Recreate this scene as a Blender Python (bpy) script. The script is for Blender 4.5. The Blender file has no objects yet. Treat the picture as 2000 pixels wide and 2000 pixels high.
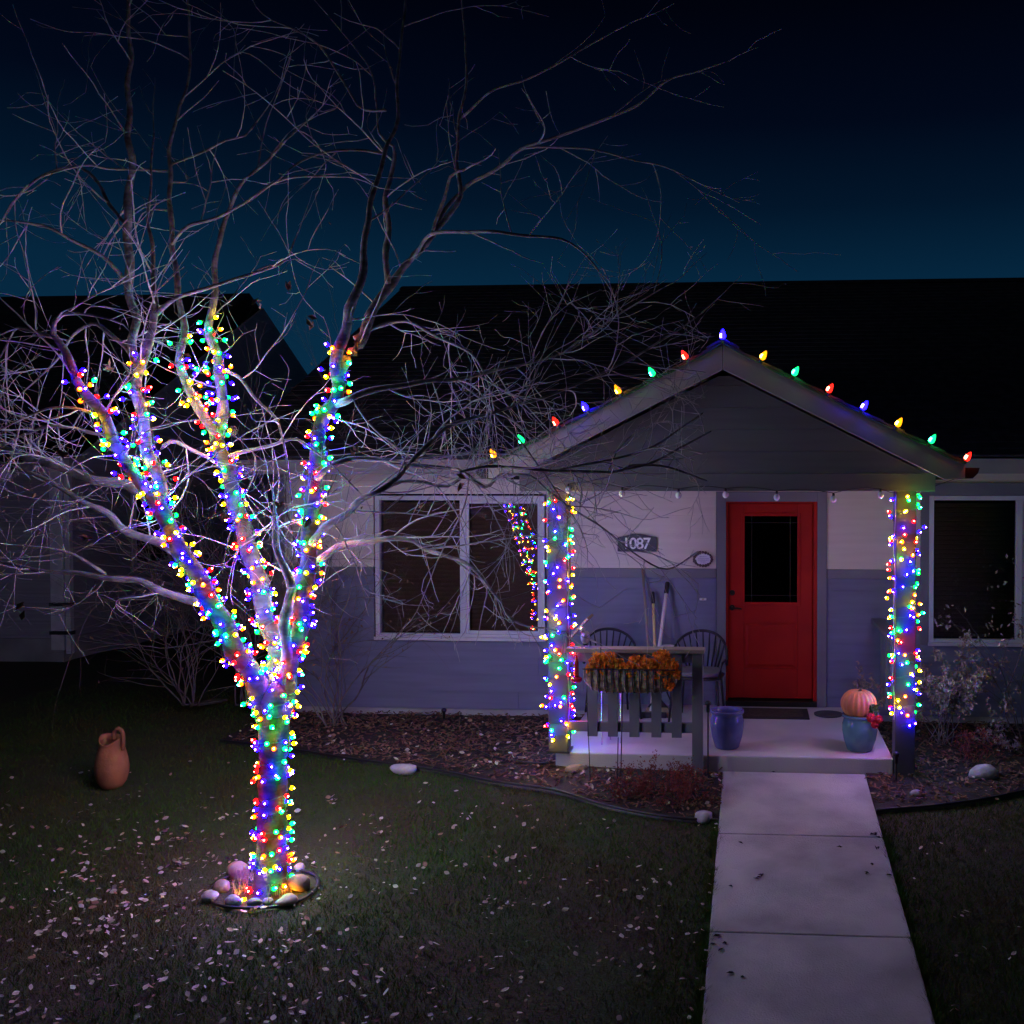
import bpy, bmesh, math, random
import numpy as np
from mathutils import Vector, Matrix, Quaternion

# ------------------------------------------------------------------ camera, sky, exposure
sc = bpy.context.scene
col = sc.collection
YAW = math.atan(142 / 2000.0)        # camera turned a little to the left of the house front
PITCH = math.atan(50 / 2000.0)       # and a little down
CAM = Vector((0.0, -10.7, 2.30))
cd = bpy.data.cameras.new('camera')
cd.sensor_width = 36.0
cd.lens = 36.0
cd.shift_x = -333 / 2000.0           # the photo is the left part of a wider frame
cd.clip_start = 0.05
cd.clip_end = 2000
cam = bpy.data.objects.new('camera', cd)
col.objects.link(cam)
cam.location = CAM
cam.rotation_euler = (math.pi / 2 - PITCH, 0, YAW)
sc.camera = cam

SKY_TOP = (0.00035, 0.00075, 0.0042)
w = bpy.data.worlds.new('World')
sc.world = w
w.use_nodes = True
nt = w.node_tree
nt.nodes.clear()
out = nt.nodes.new('ShaderNodeOutputWorld')
bg = nt.nodes.new('ShaderNodeBackground')
sky = nt.nodes.new('ShaderNodeTexSky')
sky.sky_type = 'NISHITA'
sky.sun_disc = False
sky.sun_elevation = math.radians(-4.0)
sky.sun_rotation = math.radians(10.0)
# dusk: the faint twilight is tinted by height above the horizon
tc = nt.nodes.new('ShaderNodeTexCoord')
sep = nt.nodes.new('ShaderNodeSeparateXYZ')
nt.links.new(tc.outputs['Generated'], sep.inputs[0])
ramp = nt.nodes.new('ShaderNodeValToRGB')
nt.links.new(sep.outputs['Z'], ramp.inputs[0])
els = ramp.color_ramp.elements
els[0].position = 0.0
els[0].color = (0.0042, 0.040, 0.088, 1)
els[1].position = 1.0
els[1].color = (0.0003, 0.0006, 0.003, 1)
for p, c in ((0.19, (0.0021, 0.0250, 0.062)), (0.26, (0.0010, 0.0100, 0.0290)), (0.33, (0.0006, 0.0033, 0.0125)), (0.42, (0.0004, 0.0010, 0.0048))):
    e = els.new(p)
    e.color = (*c, 1)
mixs = nt.nodes.new('ShaderNodeMix')
mixs.data_type = 'RGBA'
mixs.blend_type = 'ADD'
mixs.inputs[0].default_value = 0.0
nt.links.new(ramp.outputs[0], mixs.inputs[6])
nt.links.new(sky.outputs[0], mixs.inputs[7])
nt.links.new(mixs.outputs[2], bg.inputs[0])
bg.inputs[1].default_value = 0.78
nt.links.new(bg.outputs[0], out.inputs[0])

sd = bpy.data.lights.new('night_fill', 'SUN')  # weak fill added from behind the camera, with no real moon there
sd.energy = 0.03
sd.angle = math.radians(10)
sd.color = (0.75, 0.82, 1.0)
so = bpy.data.objects.new('night_fill', sd)
col.objects.link(so)
so.rotation_euler = (math.radians(50), 0, math.radians(-25))

vs = sc.view_settings
vs.view_transform = 'Standard'
vs.look = 'None'
vs.exposure = 0.0
vs.gamma = 1.0
vs.use_curve_mapping = False
sc.render.engine = 'CYCLES'
cy = sc.cycles
cy.use_denoising = True
cy.denoiser = 'OPENIMAGEDENOISE'
cy.max_bounces = 4
cy.diffuse_bounces = 1
cy.glossy_bounces = 2
cy.adaptive_threshold = 0.02
cy.transparent_max_bounces = 12
cy.sample_clamp_indirect = 3.0
cy.use_light_tree = True
cy.caustics_reflective = False
cy.caustics_refractive = False

# light output of the little lamps (radiance)
GAIN = 2.15
# each lamp: a small bright diode (first) in a coloured cap (second)
# each lamp: a small bright diode (first) in a coloured cap (second)
LED = {'blue': ((0.040, 0.014, 1.0), 640 * GAIN), 'green': ((0.004, 1.0, 0.17), 400 * GAIN), 'yellow': ((1.0, 0.70, 0.010), 400 * GAIN),
       'orange': ((1.0, 0.32, 0.010), 400 * GAIN), 'red': ((1.0, 0.020, 0.014), 310 * GAIN)}
CAP = {'blue': ((0.0022, 0.0003, 1.0), 75.0), 'green': ((0.0006, 1.0, 0.05), 22.0), 'yellow': ((1.0, 0.50, 0.001), 18.0),
       'orange': ((1.0, 0.060, 0.0006), 20.0), 'red': ((1.0, 0.0012, 0.0016), 22.0)}
CNINE = {'blue': ((0.014, 0.008, 1.0), 420), 'green': ((0.02, 1.0, 0.25), 60.0), 'yellow': ((1.0, 0.50, 0.03), 60.0), 'red': ((1.0, 0.10, 0.05), 55)}
CNCAP = {'blue': ((0.004, 0.002, 1.0), 30.0), 'green': ((0.006, 1.0, 0.20), 3.0), 'yellow': ((1.0, 0.30, 0.004), 3.0), 'red': ((1.0, 0.016, 0.010), 3.0)}

# ------------------------------------------------------------------ helpers
R = random.Random(1087)
fwd = Vector((-math.sin(YAW) * math.cos(PITCH), math.cos(YAW) * math.cos(PITCH), -math.sin(PITCH)))
rgt = Vector((math.cos(YAW), math.sin(YAW), 0))
upv = rgt.cross(fwd)

def ray(px, py):
    return fwd * 2000 + rgt * (px - 1333) + upv * (1000 - py)

def P(px, py, y):
    """the point of the plane Y = y that the photo shows at (px, py)"""
    d = ray(px, py)
    return CAM + d * ((y - CAM.y) / d.y)

def X(px, y, py=1200):
    return P(px, py, y).x

def Z(py, y, px=1475):
    return P(px, py, y).z

def gz(y):
    if y >= -2.0:
        return -0.16
    s = -2.0 - y
    if s < 5.0:
        return -0.16 - 0.0985 * s
    return -0.16 - 0.4925 - 0.02 * (min(s, 20.0) - 5.0)

def G(px, py, lift=0.0):
    """the point of the ground that the photo shows at (px, py)"""
    d = ray(px, py).normalized()
    t = 3.0
    prev = t
    while t < 60:
        p = CAM + d * t
        if p.z < gz(p.y) + lift:
            lo, hi = prev, t
            for _ in range(30):
                m = (lo + hi) / 2
                q = CAM + d * m
                if q.z < gz(q.y) + lift:
                    hi = m
                else:
                    lo = m
            return CAM + d * hi
        prev = t
        t += 0.1
    return CAM + d * 60

class MB:
    def __init__(self):
        self.v = []
        self.f = []
    def box(self, x0, x1, y0, y1, z0, z1):
        b = len(self.v)
        self.v += [(x0, y0, z0), (x1, y0, z0), (x1, y1, z0), (x0, y1, z0), (x0, y0, z1), (x1, y0, z1), (x1, y1, z1), (x0, y1, z1)]
        self.f += [(b, b + 3, b + 2, b + 1), (b + 4, b + 5, b + 6, b + 7), (b, b + 1, b + 5, b + 4), (b + 1, b + 2, b + 6, b + 5), (b + 2, b + 3, b + 7, b + 6), (b + 3, b, b + 4, b + 7)]
        return self
    def hexa(self, c):
        b = len(self.v)
        self.v += [tuple(p) for p in c]
        self.f += [(b, b + 3, b + 2, b + 1), (b + 4, b + 5, b + 6, b + 7), (b, b + 1, b + 5, b + 4), (b + 1, b + 2, b + 6, b + 5), (b + 2, b + 3, b + 7, b + 6), (b + 3, b, b + 4, b + 7)]
        return self
    def bar(self, a, c, hw, hd, ref=None):
        """a square bar from a to c"""
        a, c = Vector(a), Vector(c)
        d = (c - a).normalized()
        r = ref or (Vector((0, 1, 0)) if abs(d.y) < 0.9 else Vector((1, 0, 0)))
        s = d.cross(r).normalized()
        n = s.cross(d).normalized()
        q = [(-hw, -hd), (hw, -hd), (hw, hd), (-hw, hd)]
        return self.hexa([a + s * i + n * j for i, j in q] + [c + s * i + n * j for i, j in q])
    def tube(self, pts, rad, n=6, cap=True):
        if isinstance(rad, (int, float)):
            rad = [rad] * len(pts)
        b = len(self.v)
        m = len(pts)
        pts = [Vector(p) for p in pts]
        for i in range(m):
            d = (pts[min(i + 1, m - 1)] - pts[max(i - 1, 0)])
            if d.length < 1e-9:
                d = Vector((0, 0, 1))
            d.normalize()
            r = Vector((0.31, 0.87, 0.11)) if abs(d.z) > 0.75 else Vector((0.05, 0.1, 1))
            s = d.cross(r).normalized()
            u = s.cross(d)
            for k in range(n):
                a = 2 * math.pi * k / n
                q = pts[i] + (s * math.cos(a) + u * math.sin(a)) * rad[i]
                self.v.append((q.x, q.y, q.z))
        for i in range(m - 1):
            for k in range(n):
                k2 = (k + 1) % n
                self.f.append((b + i * n + k, b + i * n + k2, b + (i + 1) * n + k2, b + (i + 1) * n + k))
        if cap:
            self.f.append(tuple(b + k for k in range(n))[::-1])
            self.f.append(tuple(b + (m - 1) * n + k for k in range(n)))
        return self
    def lathe(self, c, prof, n=28, sx=1.0, sy=1.0):
        b = len(self.v)
        for r, z in prof:
            for k in range(n):
                a = 2 * math.pi * k / n
                self.v.append((c[0] + r * sx * math.cos(a), c[1] + r * sy * math.sin(a), c[2] + z))
        for i in range(len(prof) - 1):
            for k in range(n):
                k2 = (k + 1) % n
                self.f.append((b + i * n + k, b + i * n + k2, b + (i + 1) * n + k2, b + (i + 1) * n + k))
        self.f.append(tuple(b + k for k in range(n))[::-1])
        self.f.append(tuple(b + (len(prof) - 1) * n + k for k in range(n)))
        return self
    def prism(self, poly, axis, a0, a1):
        """poly in the two other axes, extruded along axis 'x' 'y' or 'z'"""
        b = len(self.v)
        m = len(poly)
        for a in (a0, a1):
            for p, q in poly:
                self.v.append({'x': (a, p, q), 'y': (p, a, q), 'z': (p, q, a)}[axis])
        self.f.append(tuple(range(b, b + m)))
        self.f.append(tuple(range(b + 2 * m - 1, b + m - 1, -1)))
        for k in range(m):
            k2 = (k + 1) % m
            self.f.append((b + k, b + m + k, b + m + k2, b + k2))
        return self
    def sphere(self, c, r, n=12, m=8, sx=1, sy=1, sz=1, wob=0, rr=R):
        prof = []
        b = len(self.v)
        rows = []
        for i in range(m + 1):
            th = math.pi * i / m
            if i in (0, m):
                self.v.append((c[0], c[1], c[2] + r * sz * math.cos(th)))
                rows.append([len(self.v) - 1])
                continue
            row = []
            for k in range(n):
                a = 2 * math.pi * k / n
                q = 1 + rr.uniform(-wob, wob)
                self.v.append((c[0] + r * sx * q * math.sin(th) * math.cos(a), c[1] + r * sy * q * math.sin(th) * math.sin(a), c[2] + r * sz * q * math.cos(th)))
                row.append(len(self.v) - 1)
            rows.append(row)
        for i in range(m):
            A, B = rows[i], rows[i + 1]
            for k in range(n):
                k2 = (k + 1) % n
                if len(A) == 1:
                    self.f.append((A[0], B[k], B[k2]))
                elif len(B) == 1:
                    self.f.append((A[k], B[0], A[k2]))
                else:
                    self.f.append((A[k], B[k], B[k2], A[k2]))
        return self
    def mesh(self, name, smooth=False):
        me = bpy.data.meshes.new(name)
        me.from_pydata(self.v, [], self.f)
        bm = bmesh.new()
        bm.from_mesh(me)
        bmesh.ops.recalc_face_normals(bm, faces=bm.faces)
        bm.to_mesh(me)
        bm.free()
        if smooth:
            me.polygons.foreach_set('use_smooth', [True] * len(me.polygons))
        me.update()
        return me
    def build(self, name, mat, parent=None, smooth=False, bevel=0.0, raw=False):
        if raw:
            me = bpy.data.meshes.new(name)
            me.from_pydata(self.v, [], self.f)
            if smooth:
                me.polygons.foreach_set('use_smooth', [True] * len(me.polygons))
            me.update()
        else:
            me = self.mesh(name, smooth)
        return put(name, me, mat, parent, bevel)

def wpos(o):
    """world place of an unrotated parent chain"""
    return Vector(o.get('_at', (0, 0, 0)))

def put(name, me, mat, parent=None, bevel=0.0):
    o = bpy.data.objects.new(name, me)
    col.objects.link(o)
    if mat is not None and not me.materials:
        me.materials.append(M[mat] if isinstance(mat, str) else mat)
    if parent is not None:
        o.parent = parent
        o.matrix_parent_inverse = Matrix.Translation(-BASE.get(parent.name, Vector((0, 0, 0))))
    if bevel:
        b = o.modifiers.new('bevel', 'BEVEL')
        b.width = bevel
        b.segments = 2
        b.limit_method = 'ANGLE'
    return o

BASE = {}

def tag(o, label, cat=None, group=None, kind=None):
    if label:
        o['label'] = label
    if cat:
        o['category'] = cat
    if group:
        o['group'] = group
    if kind:
        o['kind'] = kind
    return o

def thing(name, loc, label, cat, group=None):
    o = bpy.data.objects.new(name, None)
    col.objects.link(o)
    o.location = loc
    o.empty_display_size = 0.1
    BASE[o.name] = Vector(loc)
    return tag(o, label, cat, group)

def smooth_path(pts, step=0.04):
    """Catmull-Rom through points with radius: [(Vector, r)] -> finer list"""
    out = []
    n = len(pts)
    for i in range(n - 1):
        p0, p1, p2, p3 = pts[max(i - 1, 0)], pts[i], pts[i + 1], pts[min(i + 2, n - 1)]
        L = (p2[0] - p1[0]).length
        k = max(1, int(L / step))
        for j in range(k):
            t = j / k
            a = p1[0] * 2 + (p2[0] - p0[0]) * t + (p0[0] * 2 - p1[0] * 5 + p2[0] * 4 - p3[0]) * t * t + (-p0[0] + p1[0] * 3 - p2[0] * 3 + p3[0]) * t ** 3
            out.append((a * 0.5, p1[1] + (p2[1] - p1[1]) * t))
    out.append(pts[-1])
    return out

# ------------------------------------------------------------------ materials
M = {}

def mat(name, c, rough=0.7, c2=None, scale=6.0, detail=5, bump=0.0, bscale=40.0, stretch=None, spec=0.3, metal=0.0, mid=(0.35, 0.65)):
    m = bpy.data.materials.new(name)
    m.use_nodes = True
    t = m.node_tree
    b = t.nodes['Principled BSDF']
    b.inputs['Roughness'].default_value = rough
    b.inputs['Specular IOR Level'].default_value = spec
    b.inputs['Metallic'].default_value = metal
    co = t.nodes.new('ShaderNodeTexCoord')
    src = co.outputs['Object']
    if stretch:
        mp = t.nodes.new('ShaderNodeMapping')
        mp.inputs['Scale'].default_value = stretch
        t.links.new(src, mp.inputs[0])
        src = mp.outputs[0]
    if c2 is None:
        c2 = tuple(min(1, x * 0.78) for x in c)
    n = t.nodes.new('ShaderNodeTexNoise')
    n.inputs['Scale'].default_value = scale
    n.inputs['Detail'].default_value = detail
    t.links.new(src, n.inputs['Vector'])
    r = t.nodes.new('ShaderNodeValToRGB')
    r.color_ramp.elements[0].position = mid[0]
    r.color_ramp.elements[1].position = mid[1]
    r.color_ramp.elements[0].color = (*c2, 1)
    r.color_ramp.elements[1].color = (*c, 1)
    t.links.new(n.outputs['Fac'], r.inputs[0])
    t.links.new(r.outputs[0], b.inputs['Base Color'])
    if bump:
        n2 = t.nodes.new('ShaderNodeTexNoise')
        n2.inputs['Scale'].default_value = bscale
        n2.inputs['Detail'].default_value = 6
        t.links.new(src, n2.inputs['Vector'])
        bp = t.nodes.new('ShaderNodeBump')
        bp.inputs['Strength'].default_value = bump
        bp.inputs['Distance'].default_value = 0.01
        t.links.new(n2.outputs['Fac'], bp.inputs['Height'])
        t.links.new(bp.outputs[0], b.inputs['Normal'])
    M[name] = m
    return m

def emit(name, c, s):
    m = bpy.data.materials.new(name)
    m.use_nodes = True
    t = m.node_tree
    t.nodes.clear()
    o = t.nodes.new('ShaderNodeOutputMaterial')
    e = t.nodes.new('ShaderNodeEmission')
    e.inputs[0].default_value = (*c, 1)
    e.inputs[1].default_value = s
    t.links.new(e.outputs[0], o.inputs[0])
    m.cycles.emission_sampling = 'FRONT'
    M[name] = m

def glass(name, ior=1.6, tint=(0.9, 0.92, 0.92)):
    m = bpy.data.materials.new(name)
    m.use_nodes = True
    t = m.node_tree
    t.nodes.clear()
    o = t.nodes.new('ShaderNodeOutputMaterial')
    mx = t.nodes.new('ShaderNodeMixShader')
    fr = t.nodes.new('ShaderNodeFresnel')
    fr.inputs[0].default_value = ior
    tr = t.nodes.new('ShaderNodeBsdfTransparent')
    tr.inputs[0].default_value = (*tint, 1)
    gl = t.nodes.new('ShaderNodeBsdfGlossy')
    gl.inputs['Roughness'].default_value = 0.0
    t.links.new(fr.outputs[0], mx.inputs[0])
    t.links.new(tr.outputs[0], mx.inputs[1])
    t.links.new(gl.outputs[0], mx.inputs[2])
    t.links.new(mx.outputs[0], o.inputs[0])
    M[name] = m

mat('siding_grey', (0.165, 0.172, 0.245), 0.6, (0.140, 0.147, 0.210), 1.2, 4, 0.25, 60, (1, 1, 14))
mat('siding_beige', (0.62, 0.55, 0.47), 0.6, (0.57, 0.50, 0.42), 1.3, 4, 0.25, 60, (1, 1, 14))
mat('gable_shade_grey', (0.125, 0.125, 0.13), 0.6, (0.105, 0.105, 0.11), 1.2, 4, 0.25, 60, (1, 1, 14))  # the wall's grey siding, darkened in colour for the gable's weak light
mat('post_grey', (0.075, 0.075, 0.08), 0.6, (0.06, 0.06, 0.065), 2.0, 4, 0.15, 50)
mat('trim_grey', (0.165, 0.165, 0.18), 0.55, (0.14, 0.14, 0.155), 2.0, 4, 0.15, 50)
mat('fascia_taupe', (0.27, 0.24, 0.215), 0.55, (0.23, 0.205, 0.185), 2.0, 4, 0.15, 50)
mat('window_white', (0.54, 0.54, 0.55), 0.4, (0.46, 0.46, 0.47), 3.0)
mat('concrete', (0.54, 0.51, 0.49), 0.85, (0.38, 0.355, 0.345), 1.1, 8, 0.5, 90, mid=(0.25, 0.6))
mat('walk_concrete', (0.50, 0.47, 0.45), 0.85, (0.31, 0.29, 0.28), 1.9, 12, 0.7, 90, mid=(0.36, 0.62))
mat('foundation', (0.40, 0.39, 0.38), 0.9, (0.28, 0.27, 0.265), 2.0, 6, 0.5, 40)
mat('shingle', (0.055, 0.052, 0.05), 0.95, (0.025, 0.024, 0.023), 9.0, 6, 0.6, 120)
mat('door_red', (0.37, 0.014, 0.009), 0.5, (0.30, 0.010, 0.007), 2.0, 3, 0.05, 30, spec=0.12)
mat('bronze', (0.03, 0.025, 0.02), 0.45, metal=0.6)
mat('black_metal', (0.018, 0.018, 0.022), 0.45, (0.012, 0.012, 0.014), spec=0.5)
mat('chair_metal', (0.018, 0.018, 0.022), 0.5, (0.012, 0.012, 0.015), spec=0.35)
mat('cushion', (0.17, 0.16, 0.17), 0.9, bump=0.4, bscale=200)
mat('blind', (0.22, 0.13, 0.085), 0.6, (0.16, 0.095, 0.06), 3, 4, 0.1, 40, (1, 1, 8))
mat('room_dark', (0.02, 0.018, 0.016), 0.9)
mat('bark', (0.26, 0.235, 0.22), 0.8, (0.09, 0.08, 0.072), 9.0, 8, 1.0, 30, (1, 1, 2.4))
mat('bark_dark', (0.12, 0.10, 0.088), 0.85, (0.040, 0.034, 0.029), 11.0, 8, 1.0, 30, (1, 1, 2.0))
mat('twig', (0.44, 0.405, 0.385), 0.6, (0.19, 0.17, 0.16), 11.0, 3)
mat('shrub_stem', (0.17, 0.14, 0.12), 0.8, (0.10, 0.08, 0.07), 9.0, 3)
mat('wire_green', (0.03, 0.10, 0.045), 0.5)
mat('wire_black', (0.012, 0.012, 0.012), 0.5)
mat('wire_white', (0.5, 0.5, 0.48), 0.5)
mat('soil', (0.045, 0.034, 0.027), 0.95, (0.024, 0.018, 0.014), 7.0, 8, 0.9, 60)
mat('lawn_ground', (0.036, 0.048, 0.016), 0.95, (0.046, 0.034, 0.018), 1.6, 8, 0.9, 70)
mat('pot_blue', (0.14, 0.165, 0.36), 0.16, (0.08, 0.10, 0.25), 5.0, 5, 0.05, 20, spec=0.6)
mat('pot_teal', (0.10, 0.25, 0.32), 0.14, (0.06, 0.15, 0.22), 5.0, 5, 0.05, 20, spec=0.6)
mat('pot_inside', (0.06, 0.045, 0.04), 0.9)
mat('terracotta', (0.36, 0.145, 0.055), 0.85, (0.22, 0.085, 0.035), 6.0, 6, 0.4, 40)
mat('pumpkin', (0.62, 0.25, 0.12), 0.5, (0.50, 0.17, 0.07), 6.0, 5, 0.2, 30)
mat('stalk', (0.13, 0.11, 0.05), 0.8)
mat('mum_orange', (0.92, 0.30, 0.025), 0.7, (0.80, 0.19, 0.015), 18.0, 4)
mat('mum_dark', (0.10, 0.075, 0.03), 0.8)
mat('coco', (0.36, 0.30, 0.20), 0.95, (0.12, 0.09, 0.055), 30.0, 6, 1.0, 120)
mat('flower_red', (0.58, 0.035, 0.05), 0.6)
mat('leaf_green', (0.05, 0.12, 0.035), 0.6)
mat('mat_brown', (0.085, 0.065, 0.045), 0.95, (0.05, 0.038, 0.028), 30.0, 5, 0.8, 160)
mat('mat_border', (0.045, 0.036, 0.03), 0.95, bump=0.8, bscale=160)
mat('disc_grey', (0.07, 0.07, 0.075), 0.8)
mat('plaque', (0.045, 0.05, 0.06), 0.5)
mat('numeral_white', (0.8, 0.8, 0.78), 0.5, (0.75, 0.75, 0.73))
mat('plaque_white', (0.72, 0.72, 0.76), 0.3)
mat('plaque_ink', (0.20, 0.20, 0.42), 0.6)
mat('plaque_rim', (0.16, 0.11, 0.09), 0.6, (0.06, 0.045, 0.04), 60)
mat('wood_tan', (0.42, 0.31, 0.18), 0.7, (0.34, 0.24, 0.14), 3.0, 5, 0.2, 30, (1, 1, 0.15))
mat('wood_grey', (0.30, 0.25, 0.20), 0.75, (0.23, 0.19, 0.15), 3.0, 5, 0.2, 30)
mat('handle_yellow', (0.85, 0.68, 0.28), 0.45)
mat('handle_pale', (0.80, 0.72, 0.68), 0.45)
mat('grip_black', (0.02, 0.02, 0.02), 0.6)
mat('plastic_white', (0.70, 0.68, 0.70), 0.4)
mat('silver', (0.55, 0.55, 0.58), 0.32, (0.30, 0.30, 0.32), 20, metal=0.7)
mat('feeder_red', (0.42, 0.012, 0.015), 0.15, spec=0.7)
mat('rock_pale', (0.50, 0.48, 0.47), 0.85, (0.30, 0.28, 0.27), 8.0, 7, 0.6, 30)
mat('rock_tan', (0.34, 0.25, 0.18), 0.85, (0.19, 0.14, 0.10), 7.0, 7, 0.6, 30)
mat('rock_grey', (0.28, 0.28, 0.27), 0.85, (0.17, 0.17, 0.165), 7.0, 7, 0.6, 30)
mat('edging', (0.016, 0.016, 0.016), 0.5, spec=0.5)
mat('leaf_pale', (0.50, 0.44, 0.34), 0.75, (0.28, 0.22, 0.15), 2.3, 3)
mat('leaf_brown', (0.28, 0.16, 0.095), 0.8, (0.15, 0.085, 0.05), 2.3, 3)
mat('shrub_leaf', (0.38, 0.29, 0.24), 0.7, (0.17, 0.13, 0.09), 9.0, 3)
mat('barberry', (0.27, 0.06, 0.045), 0.8, (0.15, 0.03, 0.025), 12.0, 3)
mat('straw', (0.36, 0.29, 0.15), 0.85, (0.22, 0.17, 0.09), 12.0, 3)
mat('chip', (0.20, 0.105, 0.065), 0.9, (0.075, 0.04, 0.027), 4.0, 3)
mat('clear_bulb', (0.75, 0.75, 0.75), 0.08, spec=0.8)
mat('neighbour_siding', (0.40, 0.38, 0.40), 0.7, bump=0.3, bscale=14, stretch=(0.1, 0.1, 6))
mat('neighbour_trim', (0.78, 0.76, 0.76), 0.6)
glass('pane_glass', 1.85, (0.85, 0.87, 0.88))
glass('door_glass', 1.6, (0.5, 0.52, 0.5))
for k, (c, s) in LED.items():
    emit('led_' + k, c, s)
for k, (c, s) in CAP.items():
    emit('cap_' + k, c, s)
for k, (c, s) in CNCAP.items():
    emit('cncap_' + k, c, s)
for k, (c, s) in CNINE.items():
    emit('cnine_' + k, c, s)

# ------------------------------------------------------------------ ground, beds, walk
WX0, WX1 = -0.27, 0.932             # edges of the concrete walk
EDGE_L = [(1400, 1607), (1300, 1600), (1180, 1577), (1080, 1547), (960, 1530), (850, 1508), (700, 1488), (560, 1466), (430, 1450)]
EDGE_R = [(1716, 1588), (1830, 1578), (1920, 1566), (2000, 1550), (2100, 1530)]
EL = sorted([(G(*p).x, G(*p).y) for p in EDGE_L])
EL[-1] = (WX0 - 0.01, EL[-1][1])
ER = sorted([(G(*p).x, G(*p).y) for p in EDGE_R])
ER[0] = (WX1 + 0.01, ER[0][1])
ER.append((6.5, ER[-1][1] + 0.4))

def interp(L, x):
    if x <= L[0][0]:
        return L[0][1]
    for a, b in zip(L, L[1:]):
        if x <= b[0]:
            t = (x - a[0]) / (b[0] - a[0])
            return a[1] + (b[1] - a[1]) * t
    return L[-1][1]

def in_bed(x, y):
    if y > 0.0:
        return False
    if EL[0][0] < x < WX0:
        return y > interp(EL, x)
    if WX1 < x < 6.5:
        return y > interp(ER, x)
    return False

nr = np.random.RandomState(7)
def lump(x, y):
    return 0.012 * math.sin(1.7 * x + 0.6 * y) * math.cos(1.3 * y - 0.4 * x) + 0.006 * math.sin(5.1 * x + 2.0) * math.sin(4.3 * y)

xs = [-900, -300, -120, -60, -30, -18] + list(np.arange(-14, 8.01, 0.25)) + [10, 14, 22, 40, 80, 120, 300, 900]
ys = [-900, -400, -150, -60, -30, -16] + list(np.arange(-11, 4.01, 0.25)) + [6, 9, 14, 22, 40, 80, 160, 900]
mb = MB()
for y in ys:
    for x in xs:
        near = (-14 < x < 8 and -11 < y < 4) and not (WX0 - 0.3 < x < WX1 + 0.3)
        mb.v.append((x, y, gz(y) + (lump(x, y) - 0.01 if near else -0.012)))
nx = len(xs)
for j in range(len(ys) - 1):
    for i in range(nx - 1):
        mb.f.append((j * nx + i, j * nx + i + 1, (j + 1) * nx + i + 1, (j + 1) * nx + i))
tag(mb.build('ground', 'lawn_ground', smooth=True), None, kind='structure')

def bed(L, x0, x1):
    m = MB()
    X_ = list(np.linspace(x0, x1, 60))
    n = 22
    for x in X_:
        yb = interp(L, x)
        for k in range(n + 1):
            t = k / n
            y = yb + (0.05 - yb) * t
            m.v.append((x, y, gz(y) + 0.014 + 0.035 * math.sin(math.pi * min(1, t * 1.5)) * (0.6 + 0.4 * math.sin(3 * x)) + nr.uniform(-0.006, 0.006)))
    for i in range(len(X_) - 1):
        for k in range(n):
            a = i * (n + 1) + k
            m.f.append((a, a + n + 1, a + n + 2, a + 1))
    return m
tag(bed(EL, EL[0][0], WX0 - 0.005).build('garden_bed', 'soil', smooth=True), None, kind='structure')
tag(bed(ER, WX1 + 0.005, 6.4).build('garden_bed', 'soil', smooth=True), None, kind='structure')

walk = bpy.data.objects.new('walkway', None)
col.objects.link(walk)
tag(walk, None, kind='structure')
JY = [-2.004, -3.226, -4.588, -5.95, -7.3, -8.7, -10.2]
for a, b in zip(JY, JY[1:]):
    a2, b2 = a - 0.004, b + 0.004
    za, zb = gz(a2) + 0.03, gz(b2) + 0.03
    m = MB().hexa([(WX0, b2, zb - 0.16), (WX1, b2, zb - 0.16), (WX1, a2, za - 0.16), (WX0, a2, za - 0.16), (WX0, b2, zb), (WX1, b2, zb), (WX1, a2, za), (WX0, a2, za)])
    m.build('slab', 'walk_concrete', walk, bevel=0.008)
m = MB()
for a in JY[1:-1]:
    z = gz(a) + 0.012
    m.box(WX0 + 0.002, WX1 - 0.002, a - 0.006, a + 0.006, z - 0.05, z)
m.build('joint_filler', 'soil', walk)

# ------------------------------------------------------------------ the house
house = thing('house', (0, 0, -0.16), 'grey single storey house with beige upper siding, red door and gabled porch', 'house')
HXL, HXR, HYB = -5.15, 6.2, 10.5
openings = [(-4.075, -2.205, 0.66, 2.22), (-0.405, 0.745, -0.06, 2.245), (1.70, 3.66, 0.665, 2.32)]
# wall sheathing behind the boards, cut for the openings
def sheath(name, x0, x1, z0, z1, y0, y1, holes):
    m = MB()
    xcuts = sorted({x0, x1, *[h[0] for h in holes], *[h[1] for h in holes]})
    for a, b in zip(xcuts, xcuts[1:]):
        hs = [h for h in holes if h[0] <= a + 1e-6 and h[1] >= b - 1e-6]
        if not hs:
            m.box(a, b, y0, y1, z0, z1)
        else:
            h = hs[0]
            if h[2] > z0:
                m.box(a, b, y0, y1, z0, h[2])
            if h[3] < z1:
                m.box(a, b, y0, y1, h[3], z1)
    return m
wf = sheath('wall', HXL, HXR, -0.08, 2.6, 0.03, 0.14, openings).build('wall', 'room_dark', house)
m = MB().box(HXL, HXL + 0.12, 0.14, HYB, -0.16, 2.6).box(HXR - 0.12, HXR, 0.14, HYB, -0.16, 2.6).box(HXL, HXR, HYB, HYB + 0.12, -0.16, 2.6)
m.build('rear_wall', 'siding_grey', house)
MB().box(HXL, HXR, 0.14, HYB, -0.30, -0.17).build('room_floor', 'room_dark', house)
MB().box(HXL + 0.03, HXR, 0.012, 0.028, -0.45, -0.075).build('foundation', 'foundation', house)

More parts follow.
